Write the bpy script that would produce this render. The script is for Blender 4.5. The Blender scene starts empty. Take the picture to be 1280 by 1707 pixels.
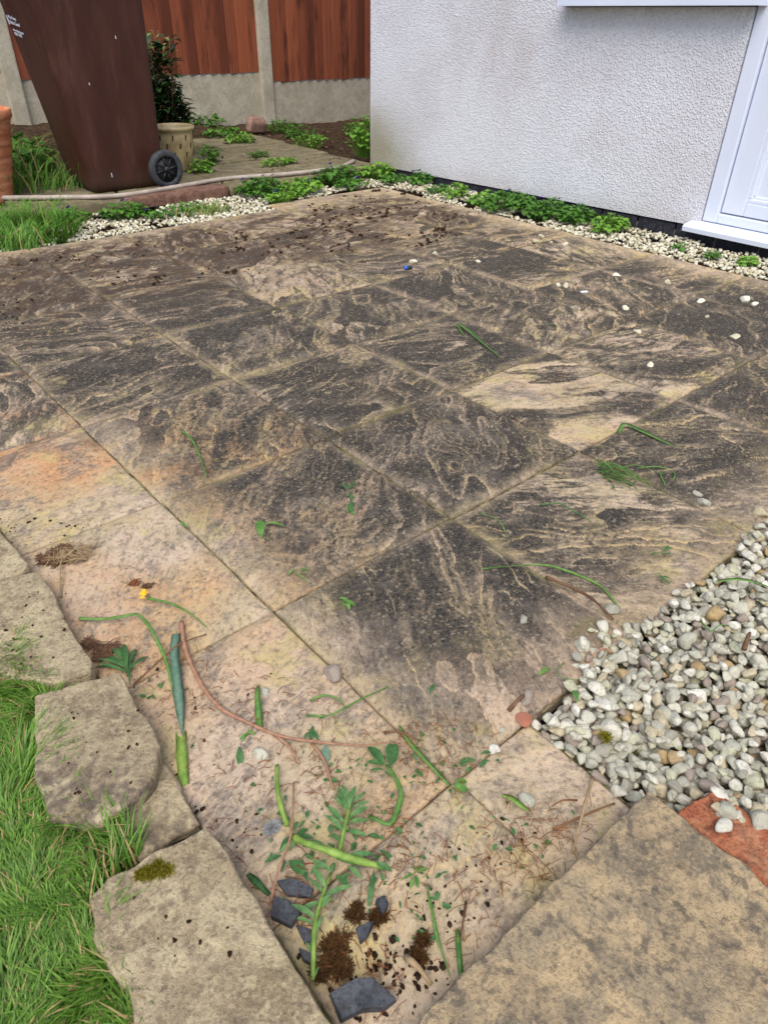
import bpy, bmesh, math, random
import numpy as np
from mathutils import Vector, Matrix

random.seed(7)
RAD = math.radians
scene = bpy.context.scene
C = scene.collection

# ------------------------------------------------------------------ camera
CAM = np.array([-0.45287, -0.81413, 0.86695])
FPX, PW, PH = 1155.78, 1280.0, 1707.0
_p, _r, _y = RAD(35.306), RAD(0.9525), RAD(41.116)
_f = np.array([math.sin(_y) * math.cos(_p), math.cos(_y) * math.cos(_p), -math.sin(_p)])
_r0 = np.array([math.cos(_y), -math.sin(_y), 0.0])
_u0 = np.cross(_r0, _f)
CR = _r0 * math.cos(_r) + _u0 * math.sin(_r)
CU = _u0 * math.cos(_r) - _r0 * math.sin(_r)
CF = _f
cam_data = bpy.data.cameras.new('camera')
cam = bpy.data.objects.new('camera', cam_data)
C.objects.link(cam)
cam.matrix_world = Matrix(((CR[0], CU[0], -CF[0], CAM[0]), (CR[1], CU[1], -CF[1], CAM[1]),
                           (CR[2], CU[2], -CF[2], CAM[2]), (0, 0, 0, 1)))
cam_data.sensor_fit = 'VERTICAL'
cam_data.sensor_height = 36.0
cam_data.lens = 36.0 * FPX / PH
cam_data.clip_start = 0.05
cam_data.clip_end = 500
cam_data.dof.use_dof = True
cam_data.dof.focus_distance = 1.9
cam_data.dof.aperture_fstop = 16.0
scene.camera = cam

# ------------------------------------------------------------------ light
SUN_EL, SUN_AZ = 58.0, -132.0          # degrees; azimuth from +Y towards +X
world = bpy.data.worlds.new('World')
scene.world = world
world.use_nodes = True
wn = world.node_tree
bg = wn.nodes['Background']
sky = wn.nodes.new('ShaderNodeTexSky')
sky.sky_type = 'NISHITA'
sky.sun_disc = False
sky.sun_elevation = RAD(SUN_EL)
sky.sun_rotation = RAD(SUN_AZ)
sky.air_density = 1.0
sky.dust_density = 3.0
sky.ozone_density = 1.0
wn.links.new(sky.outputs[0], bg.inputs[0])
bg.inputs[1].default_value = 0.13
sun_data = bpy.data.lights.new('sun', 'SUN')
sun_data.energy = 1.5
sun_data.angle = RAD(50)
sun_data.color = (1.0, 0.98, 0.945)
sun = bpy.data.objects.new('sun', sun_data)
C.objects.link(sun)
sd = Vector((math.sin(RAD(SUN_AZ)) * math.cos(RAD(SUN_EL)), math.cos(RAD(SUN_AZ)) * math.cos(RAD(SUN_EL)), math.sin(RAD(SUN_EL))))
sun.rotation_euler = sd.to_track_quat('Z', 'Y').to_euler()
sun.location = sd * 10
scene.view_settings.view_transform = 'Standard'
scene.view_settings.look = 'None'
scene.view_settings.exposure = 0.74
scene.view_settings.gamma = 1.0
scene.view_settings.use_curve_mapping = False


# ------------------------------------------------------------------ helpers
def at(px, py, z=0.0):
    """the point of the horizontal plane z seen at photograph pixel (px, py)"""
    d = CF + CR * ((px - PW / 2) / FPX) - CU * ((py - PH / 2) / FPX)
    q = CAM + d * ((z - CAM[2]) / d[2])
    return Vector(q)


def tag(o, label=None, cat=None, group=None, kind=None):
    if label: o['label'] = label
    if cat: o['category'] = cat
    if group: o['group'] = group
    if kind: o['kind'] = kind
    return o


def empty(name, loc=(0, 0, 0), rz=0.0):
    o = bpy.data.objects.new(name, None)
    C.objects.link(o)
    o.location = loc
    o.rotation_euler = (0, 0, rz)
    return o


def link(name, me, mat=None, parent=None, loc=None, rot=None):
    o = bpy.data.objects.new(name, me)
    C.objects.link(o)
    if mat is not None and len(me.materials) == 0:
        me.materials.append(mat)
    if parent is not None:
        o.parent = parent
    if loc is not None: o.location = loc
    if rot is not None: o.rotation_euler = rot
    return o


def hash2(ix, iy, seed):
    h = (ix.astype(np.int64) * 374761393 + iy.astype(np.int64) * 668265263 + int(seed) * 974711) & 0xFFFFFFFF
    h = ((h ^ (h >> 13)) * 1274126177) & 0xFFFFFFFF
    h = h ^ (h >> 16)
    return (h & 0xFFFFFF) / float(0x1000000)


def vnoise(x, y, seed=0):
    x = np.asarray(x, float); y = np.asarray(y, float)
    ix = np.floor(x); iy = np.floor(y)
    fx = x - ix; fy = y - iy
    fx = fx * fx * fx * (fx * (fx * 6 - 15) + 10); fy = fy * fy * fy * (fy * (fy * 6 - 15) + 10)
    a = hash2(ix, iy, seed); b = hash2(ix + 1, iy, seed)
    c = hash2(ix, iy + 1, seed); d = hash2(ix + 1, iy + 1, seed)
    return (a * (1 - fx) + b * fx) * (1 - fy) + (c * (1 - fx) + d * fx) * fy


def fbm(x, y, seed=0, octs=4, gain=0.5):
    s = 0.0; a = 1.0; t = 0.0
    for k in range(octs):
        s = s + a * vnoise(x * 2 ** k + 17.3 * k, y * 2 ** k - 9.1 * k, seed + 31 * k)
        t += a; a *= gain
    return s / t


def sstep(a, b, x):
    t = np.clip((x - a) / (b - a), 0, 1)
    return t * t * (3 - 2 * t)


def mesh_np(name, co, faces, smooth=True, attrs=None):
    """faces: (n,4) or (n,3) int array"""
    me = bpy.data.meshes.new(name)
    n, k = faces.shape
    me.vertices.add(len(co)); me.vertices.foreach_set('co', np.asarray(co, np.float32).ravel())
    me.loops.add(n * k); me.loops.foreach_set('vertex_index', faces.astype(np.int32).ravel())
    me.polygons.add(n); me.polygons.foreach_set('loop_start', np.arange(0, n * k, k, dtype=np.int32))
    me.polygons.foreach_set('use_smooth', np.full(n, smooth))
    if attrs:
        for an, av in attrs.items():
            av = np.asarray(av, np.float32)
            if av.ndim == 2:
                a = me.attributes.new(an, 'FLOAT_VECTOR', 'POINT'); a.data.foreach_set('vector', av.ravel())
            else:
                a = me.attributes.new(an, 'FLOAT', 'POINT'); a.data.foreach_set('value', av.ravel())
    me.update(calc_edges=True)
    me.validate()
    return me


class MB:
    """collects simple shapes into one mesh"""
    def __init__(self):
        self.v = []; self.f = []

    def add(self, vs, fs):
        o = len(self.v)
        self.v += [tuple(p) for p in vs]
        self.f += [tuple(i + o for i in q) for q in fs]

    def box(self, a, b):
        x0, y0, z0 = a; x1, y1, z1 = b
        self.add([(x0, y0, z0), (x1, y0, z0), (x1, y1, z0), (x0, y1, z0), (x0, y0, z1), (x1, y0, z1), (x1, y1, z1), (x0, y1, z1)],
                 [(0, 3, 2, 1), (4, 5, 6, 7), (0, 1, 5, 4), (1, 2, 6, 5), (2, 3, 7, 6), (3, 0, 4, 7)])

    def tube(self, pts, rad, seg=7, cap=True, flat=1.0):
        pts = [Vector(p) for p in pts]
        n = len(pts)
        if not hasattr(rad, '__len__'): rad = [rad] * n
        rings = []
        for i, p in enumerate(pts):
            t = (pts[min(i + 1, n - 1)] - pts[max(i - 1, 0)])
            if t.length < 1e-9: t = Vector((1, 0, 0))
            t.normalize()
            s = t.cross(Vector((0, 0, 1)))
            if s.length < 1e-3: s = t.cross(Vector((0, 1, 0)))
            s.normalize(); u = s.cross(t)
            rings.append([p + s * (math.cos(a) * rad[i]) + u * (math.sin(a) * rad[i] * flat) for a in [2 * math.pi * k / seg for k in range(seg)]])
        vs = [q for r in rings for q in r]
        fs = []
        for i in range(n - 1):
            for k in range(seg):
                fs.append((i * seg + k, i * seg + (k + 1) % seg, (i + 1) * seg + (k + 1) % seg, (i + 1) * seg + k))
        if cap:
            fs.append(tuple(range(seg))[::-1]); fs.append(tuple((n - 1) * seg + k for k in range(seg)))
        self.add(vs, fs)

    def ribbon(self, pts, w, fold=0.25, twist=0.0, thick=0.0009):
        """grass-like blade: a folded strip with thickness along a polyline"""
        pts = [Vector(p) for p in pts]
        n = len(pts)
        if not hasattr(w, '__len__'): w = [w] * n
        top = []
        for i, p in enumerate(pts):
            t = (pts[min(i + 1, n - 1)] - pts[max(i - 1, 0)]).normalized()
            s = t.cross(Vector((0, 0, 1)))
            if s.length < 1e-3: s = Vector((1, 0, 0))
            s.normalize(); u = s.cross(t)
            a = twist * i / max(1, n - 1)
            s2 = s * math.cos(a) + u * math.sin(a); u2 = u * math.cos(a) - s * math.sin(a)
            top.append((p - s2 * w[i] + u2 * fold * w[i], p, p + s2 * w[i] + u2 * fold * w[i], p - u2 * (thick + fold * w[i] * .2)))
        vs = [q for r in top for q in r]; fs = []
        for i in range(n - 1):
            a, b = i * 4, (i + 1) * 4
            fs += [(a, a + 1, b + 1, b), (a + 1, a + 2, b + 2, b + 1), (a + 3, a, b, b + 3), (a + 2, a + 3, b + 3, b + 2)]
        self.add(vs, fs)

    def leaf(self, base, d, length, width, up=0.3, curl=0.4, fold=0.25, shape=(0.0, 0.55, 0.95, 1.0, 0.8, 0.45, 0.0), n=None):
        """leaf blade from base along horizontal direction d (radians), rising then curling down"""
        base = Vector(base)
        k = len(shape)
        dx, dy = math.cos(d), math.sin(d)
        side = Vector((-dy, dx, 0))
        vs = []
        a = up; p = base.copy(); st = length / (k - 1)
        for i in range(k):
            t = Vector((dx * math.cos(a), dy * math.cos(a), math.sin(a)))
            u = side.cross(t) * -1
            if u.z < 0: u = -u
            wv = width * shape[i]
            vs += [p - side * wv + u * fold * wv, p.copy(), p + side * wv + u * fold * wv]
            p = p + t * st
            a -= curl / (k - 1) * 2
        fs = []
        for i in range(k - 1):
            o = i * 3; q = o + 3
            fs += [(o, o + 1, q + 1, q), (o + 1, o + 2, q + 2, q + 1)]
        self.add(vs, fs)

    def build(self, name, mat, parent=None, smooth=True, loc=None, rot=None, label=None):
        me = bpy.data.meshes.new(name)
        me.from_pydata(self.v, [], self.f)
        if smooth:
            me.polygons.foreach_set('use_smooth', [True] * len(me.polygons))
        me.update()
        o = link(name, me, mat, parent, loc, rot)
        if label: o['label'] = label
        return o


def bevel(o, w=0.004, seg=2):
    bm = bmesh.new(); bm.from_mesh(o.data)
    bmesh.ops.recalc_face_normals(bm, faces=bm.faces)
    bmesh.ops.bevel(bm, geom=list(bm.edges), offset=w, segments=seg, profile=0.6, affect='EDGES')
    bm.to_mesh(o.data); bm.free()
    for p in o.data.polygons: p.use_smooth = False
    return o


def smooth_path(pts, step=0.012):
    pts = [Vector(p) for p in pts]
    if len(pts) == 2:
        n = max(2, int((pts[1] - pts[0]).length / step))
        return [pts[0].lerp(pts[1], k / n) for k in range(n + 1)]
    P = [pts[0] * 2 - pts[1]] + pts + [pts[-1] * 2 - pts[-2]]
    out = []
    for i in range(1, len(P) - 2):
        a, b, c, d = P[i - 1], P[i], P[i + 1], P[i + 2]
        n = max(1, int((c - b).length / step))
        for k in range(n):
            t = k / n
            out.append(0.5 * ((2 * b) + (c - a) * t + (2 * a - 5 * b + 4 * c - d) * t * t + (3 * b - a - 3 * c + d) * t ** 3))
    out.append(pts[-1])
    return out


# ------------------------------------------------------------------ materials
def lin(r, g, b):
    f = lambda c: (c / 255 / 12.92) if c / 255 <= 0.04045 else ((c / 255 + 0.055) / 1.055) ** 2.4
    return (f(r), f(g), f(b), 1.0)


class NT:
    """small wrapper for building node trees"""
    def __init__(self, name, rough=0.8, spec=0.3):
        self.m = bpy.data.materials.new(name)
        self.m.use_nodes = True
        self.t = self.m.node_tree
        self.b = self.t.nodes['Principled BSDF']
        self.b.inputs['Roughness'].default_value = rough
        self.b.inputs['Specular IOR Level'].default_value = spec

    def n(self, typ, **kw):
        nd = self.t.nodes.new('ShaderNode' + typ)
        for k, v in kw.items(): setattr(nd, k, v)
        return nd

    def set(self, sock, v):
        if isinstance(v, bpy.types.NodeSocket): self.t.links.new(v, sock)
        elif isinstance(v, (tuple, list)) and sock.type == 'RGBA' and len(v) == 3: sock.default_value = (*v, 1)
        else: sock.default_value = v

    def math(self, op, a, b=None, c=None, clamp=False):
        nd = self.n('Math', operation=op); nd.use_clamp = clamp
        for i, v in enumerate((a, b, c)):
            if v is not None: self.set(nd.inputs[i], v)
        return nd.outputs[0]

    def mul(self, a, b): return self.math('MULTIPLY', a, b)
    def addv(self, a, b): return self.math('ADD', a, b)
    def sub(self, a, b): return self.math('SUBTRACT', a, b)
    def inv(self, a): return self.math('SUBTRACT', 1.0, a)

    def step(self, v, a, b, lo=0.0, hi=1.0):
        nd = self.n('MapRange', interpolation_type='SMOOTHSTEP')
        self.set(nd.inputs['Value'], v)
        self.set(nd.inputs['From Min'], a); self.set(nd.inputs['From Max'], b)
        self.set(nd.inputs['To Min'], lo); self.set(nd.inputs['To Max'], hi)
        return nd.outputs[0]

    def mix(self, f, a, b, blend='MIX'):
        nd = self.n('Mix', data_type='RGBA', blend_type=blend)
        self.set(nd.inputs[0], f); self.set(nd.inputs[6], a); self.set(nd.inputs[7], b)
        return nd.outputs[2]

    def noise(self, vec, scale, detail=4.0, rough=0.55, dist=0.0, out=0):
        nd = self.n('TexNoise')
        nd.inputs['Scale'].default_value = scale; nd.inputs['Detail'].default_value = detail
        nd.inputs['Roughness'].default_value = rough; nd.inputs['Distortion'].default_value = dist
        if vec is not None: self.t.links.new(vec, nd.inputs['Vector'])
        return nd.outputs[out]

    def voro(self, vec, scale, feature='F1', out=0, rnd=1.0):
        nd = self.n('TexVoronoi', feature=feature)
        nd.inputs['Scale'].default_value = scale; nd.inputs['Randomness'].default_value = rnd
        if vec is not None: self.t.links.new(vec, nd.inputs['Vector'])
        return nd.outputs[out]

    def pos(self): return self.n('NewGeometry').outputs['Position']
    def obj(self): return self.n('TexCoord').outputs['Object']
    def attr(self, name, typ='GEOMETRY'):
        nd = self.n('Attribute', attribute_type=typ); nd.attribute_name = name
        return nd.outputs['Fac']

    def rand(self):
        a = self.n('ObjectInfo').outputs['Random']; b = self.n('NewGeometry').outputs['Random Per Island']
        return self.math('FRACT', self.addv(self.mul(a, 7.31), self.mul(b, 3.77)))

    def xyz(self, vec):
        nd = self.n('SeparateXYZ'); self.t.links.new(vec, nd.inputs[0]); return nd.outputs

    def scalev(self, vec, s):
        nd = self.n('Mapping'); self.t.links.new(vec, nd.inputs[0]); nd.inputs['Scale'].default_value = s
        return nd.outputs[0]

    def offs(self, vec, val, s=(13.1, 7.7, 5.3)):
        a = self.n('VectorMath', operation='SCALE'); a.inputs[0].default_value = s; self.set(a.inputs['Scale'], val)
        b = self.n('VectorMath', operation='ADD'); self.t.links.new(vec, b.inputs[0]); self.t.links.new(a.outputs[0], b.inputs[1])
        return b.outputs[0]

    def ramp(self, f, stops, interp='LINEAR'):
        nd = self.n('ValToRGB'); nd.color_ramp.interpolation = interp
        el = nd.color_ramp.elements
        while len(el) < len(stops): el.new(0.5)
        for e, (p, c) in zip(el, stops):
            e.position = p; e.color = c
        self.set(nd.inputs[0], f)
        return nd.outputs[0]

    def bump(self, h, dist=0.002, strength=1.0, prev=None):
        nd = self.n('Bump'); nd.inputs['Strength'].default_value = strength; nd.inputs['Distance'].default_value = dist
        self.t.links.new(h, nd.inputs['Height'])
        if prev is not None: self.t.links.new(prev, nd.inputs['Normal'])
        return nd.outputs[0]

    def done(self, color, normal=None, rough=None):
        self.set(self.b.inputs['Base Color'], color)
        if normal is not None: self.t.links.new(normal, self.b.inputs['Normal'])
        if rough is not None: self.set(self.b.inputs['Roughness'], rough)
        return self.m


def simple(name, c1, c2, scale=40, rough=0.7, spec=0.3, bump=0.0, varied=True, detail=5.0, trans=0.0):
    t = NT(name, rough, spec)
    v = t.obj()
    if varied: v = t.offs(v, t.rand())
    nz = t.noise(v, scale, detail, 0.6)
    f = t.step(nz, 0.32, 0.68)
    if varied: f = t.math('ADD', t.mul(f, 0.6), t.mul(t.rand(), 0.4))
    col = t.mix(f, c1, c2)
    if trans:
        f2 = t.noise(v, 180, 4, 0.65)
        col = t.mix(t.mul(t.step(f2, 0.5, 0.66), 0.35), col, tuple(x * .45 for x in c1[:3]))
        col = t.mix(t.mul(t.step(f2, 0.46, 0.34), 0.3), col, tuple(min(1, x * 1.35) for x in c2[:3]))
    nr = t.bump(nz, bump) if bump else None
    t.done(col, nr)
    if trans:
        tr = t.n('BsdfTranslucent'); t.t.links.new(col, tr.inputs[0])
        mx = t.n('MixShader'); mx.inputs[0].default_value = trans
        t.t.links.new(t.b.outputs[0], mx.inputs[1]); t.t.links.new(tr.outputs[0], mx.inputs[2])
        out = t.t.nodes['Material Output']; t.t.links.new(mx.outputs[0], out.inputs[0])
    return t.m


M = {}


def make_slab_material():
    t = NT('riven_slab', 0.85, 0.25)
    g = t.obj(); seed = t.attr('seed', 'OBJECT'); lich = t.attr('lichen', 'OBJECT'); warm = t.attr('warm', 'OBJECT')
    ridge = t.attr('ridge'); halo = t.attr('halo'); edge = t.attr('edge'); flow = t.attr('flow')
    p = t.offs(g, seed)
    W = t.pos(); wx, wy, wz = t.xyz(W)
    broad = t.noise(p, 5.0, 5, 0.6)
    ga = t.n('Attribute', attribute_type='GEOMETRY'); ga.attribute_name = 'grain'
    pg = t.offs(ga.outputs['Vector'], seed)
    mid = t.noise(pg, 13.0, 6, 0.72, 0.5)
    streak = t.noise(pg, 40.0, 6, 0.7, 0.3)
    fine = t.noise(p, 130.0, 5, 0.7)
    grit = t.noise(p, 420.0, 3, 0.7)
    wn_ = t.noise(W, 6.0, 4, 0.6)
    wj = t.mul(t.sub(wn_, 0.5), 0.22)
    # clean stone
    pores = t.noise(p, 75.0, 6, 0.75)
    tan = t.mix(t.step(broad, 0.36, 0.64), lin(180, 162, 128), lin(193, 171, 147))
    tan = t.mix(t.mul(t.step(mid, 0.48, 0.7), 0.6), tan, lin(146, 130, 110))
    tan = t.mix(t.mul(warm, t.step(t.noise(p, 3.4, 4, 0.6), 0.42, 0.66)), tan, lin(200, 146, 98))
    tan = t.mix(t.mul(t.step(fine, 0.5, 0.68), 0.5), tan, lin(208, 192, 158))
    tan = t.mix(t.mul(t.step(pores, 0.5, 0.36), 0.6), tan, lin(96, 84, 68))
    tan = t.mix(t.mul(t.step(t.noise(p, 8.5, 4, 0.6), 0.54, 0.64), 0.55), tan, lin(188, 172, 112))
    grey = t.mul(t.step(t.addv(t.mul(t.noise(p, 7.0, 6, 0.7, 0.6), 0.6), t.mul(streak, 0.4)), 0.49, 0.58), 0.75)
    tan = t.mix(grey, tan, t.mix(t.step(fine, 0.4, 0.62), lin(98, 90, 82), lin(146, 134, 120)))
    # dark algae and lichen film
    dark = t.mix(t.step(fine, 0.36, 0.64), lin(33, 32, 31), lin(74, 69, 62))
    dark = t.mix(t.mul(t.step(pores, 0.54, 0.66), 0.75), dark, lin(118, 102, 80))
    dark = t.mix(t.mul(t.step(t.noise(p, 310.0, 3, 0.6), 0.57, 0.7), 0.8), dark, lin(150, 132, 104))
    # cover of the film
    clean_x = t.math('MAXIMUM', t.step(t.addv(wx, wj), -0.02, 0.12), t.step(t.addv(wy, t.mul(wj, 2.0)), 0.70, 1.05))
    clean_y = t.step(t.addv(wy, wj), -0.47, -0.22)
    rim_y = t.step(t.addv(wy, t.mul(wj, 0.5)), 2.70, 2.5)
    rim_x = t.step(t.addv(wx, t.mul(wj, 0.5)), 2.68, 2.46)
    cov = t.addv(t.mul(t.sub(mid, 0.5), 2.4), t.mul(flow, 0.85))
    cov = t.addv(cov, t.mul(t.sub(streak, 0.5), 0.9))
    cov = t.addv(cov, t.mul(t.sub(fine, 0.5), 1.1))
    cov = t.addv(cov, t.mul(t.sub(pores, 0.5), 0.9))
    cov = t.addv(cov, t.mul(t.sub(t.noise(p, 4.0, 4, 0.6), 0.5), 1.2))
    soft_y = t.step(t.addv(wy, t.mul(wj, 1.3)), -0.52, -0.24)
    soft_x = t.math('MAXIMUM', t.step(t.addv(wx, t.mul(wj, 0.9)), -0.06, 0.17), t.step(t.addv(wy, t.mul(wj, 2.0)), 0.62, 1.1))
    fade = t.mul(t.addv(0.12, t.mul(soft_x, 0.88)), t.addv(0.22, t.mul(soft_y, 0.78)))
    fade = t.mul(fade, t.mul(t.addv(0.3, t.mul(rim_y, 0.7)), t.addv(0.2, t.mul(rim_x, 0.8))))
    need = t.mul(lich, t.addv(0.45, t.mul(fade, 0.55)))
    cov = t.addv(cov, t.mul(t.sub(need, 0.5), 1.2))
    cov = t.addv(cov, t.mul(t.sub(t.noise(W, 2.3, 5, 0.65), 0.5), 1.5))
    ew = t.addv(edge, t.mul(t.sub(t.noise(p, 11.0, 6, 0.75), 0.5), 0.075))
    ewn = t.step(t.noise(W, 2.6, 3, 0.6), 0.38, 0.62)
    film = t.mul(t.step(cov, -0.33, 0.28), fade)
    film = t.mul(film, t.inv(t.mul(t.step(ew, 0.032, -0.014), t.addv(0.06, t.mul(ewn, 0.6)))))
    rb = t.mul(ridge, t.step(t.noise(p, 30.0, 4, 0.6), 0.33, 0.5))
    hb = t.mul(halo, t.step(t.addv(t.mul(streak, 0.55), t.mul(pores, 0.45)), 0.40, 0.56))
    film = t.mul(film, t.inv(t.mul(rb, 0.85)))
    film = t.mul(film, t.inv(t.mul(hb, 0.7)))
    vein = t.mix(t.step(broad, 0.4, 0.6), lin(202, 173, 118), lin(198, 171, 134))
    tan2 = t.mix(t.mul(t.addv(rb, t.mul(hb, 0.4)), 0.8), tan, vein)
    # grey bloom over the film
    dark = t.mix(t.mul(t.step(t.noise(p, 9.0, 6, 0.7), 0.5, 0.7), 0.5), dark, lin(112, 103, 92))
    col = t.mix(film, tan2, dark)
    # sharp grains and pale flecks
    gv = t.voro(p, 190, 'F1', 1)
    gs = t.xyz(gv)[0]
    col = t.mix(t.mul(t.step(gs, 0.93, 0.96), 0.3), col, lin(186, 172, 144))
    col = t.mix(t.mul(t.step(gs, 0.09, 0.05), 0.3), col, lin(44, 40, 36))
    # earth trodden over the far slabs
    soil = t.mul(t.step(t.addv(wy, t.mul(t.sub(t.noise(W, 3.0, 4, 0.6), 0.5), 1.2)), 1.3, 2.2), t.step(t.noise(W, 14.0, 6, 0.75), 0.36, 0.6))
    soil = t.mul(soil, t.mul(t.addv(.4, t.mul(rim_y, .6)), rim_x))
    col = t.mix(t.mul(soil, 0.88), col, lin(78, 60, 46))
    # yellow-green algae along some joints
    alg = t.mul(t.step(ew, 0.022, -0.004), t.step(t.noise(W, 3.3, 3, 0.5), 0.52, 0.66))
    col = t.mix(t.mul(alg, 0.25), col, lin(138, 130, 70))
    # wet sheen is absent: matt stone
    h1 = t.bump(fine, 0.004, 0.6)
    h2 = t.bump(pores, 0.006, 0.5, t.bump(mid, 0.010, 0.4, h1))
    h3 = t.bump(grit, 0.0015, 0.5, h2)
    M['slab'] = t.done(col, h3, t.addv(0.74, t.mul(fine, 0.2)))


def make_stone_material(key, c_base, c_light, c_dark, c_moss, dark_amt, scale=1.0, moss=0.3):
    t = NT(key, 0.9, 0.2)
    p = t.offs(t.obj(), t.attr('seed', 'OBJECT'))
    a = t.noise(p, 16 * scale, 6, 0.65); b = t.noise(p, 60 * scale, 5, 0.7); c = t.noise(p, 240, 4, 0.7); d = t.noise(p, 6.0, 4, 0.6)
    col = t.mix(t.step(a, 0.42, 0.58), c_base, c_light)
    col = t.mix(t.mul(t.step(b, 0.52, 0.60), dark_amt), col, c_dark)
    col = t.mix(t.mul(t.step(d, 0.48, 0.62), 0.6 * dark_amt), col, c_dark)
    col = t.mix(t.mul(t.step(t.noise(p, 38 * scale, 5, 0.7), 0.53, 0.62), 0.6), col, c_light)
    col = t.mix(t.mul(t.step(t.noise(p, 11, 5, 0.6), 0.5, 0.7), moss), col, c_moss)
    gs = t.xyz(t.voro(p, 230, 'F1', 1))
    col = t.mix(t.mul(t.step(gs[0], 0.82, 0.9), 0.35), col, c_light)
    col = t.mix(t.mul(t.step(gs[0], 0.2, 0.12), 0.35), col, c_dark)
    col = t.mix(t.mul(t.step(c, 0.52, 0.64), 0.4), col, c_light)
    col = t.mix(t.mul(t.step(c, 0.46, 0.36), 0.5), col, c_dark)
    sp = t.step(t.voro(p, 40, 'F1', 0), 0.20, 0.10)
    col = t.mix(t.mul(sp, t.mul(t.step(t.noise(p, 9, 2), 0.5, 0.6), 0.45)), col, lin(62, 55, 46))
    if key == 'edging_stone':
        ox, oy, _ = t.xyz(t.obj())
        dirn = t.addv(t.mul(ox, -0.66), t.mul(oy, -0.75))
        stn = t.mul(t.attr('stain', 'OBJECT'), t.step(t.addv(dirn, t.mul(t.sub(a, .5), .16)), -0.015, 0.05))
        col = t.mix(t.mul(stn, t.step(b, 0.40, 0.54)), col, lin(72, 60, 60))
    n1 = t.bump(b, 0.006, 0.55); n2 = t.bump(c, 0.003, 0.7, n1)
    M[key] = t.done(col, n2)


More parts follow.
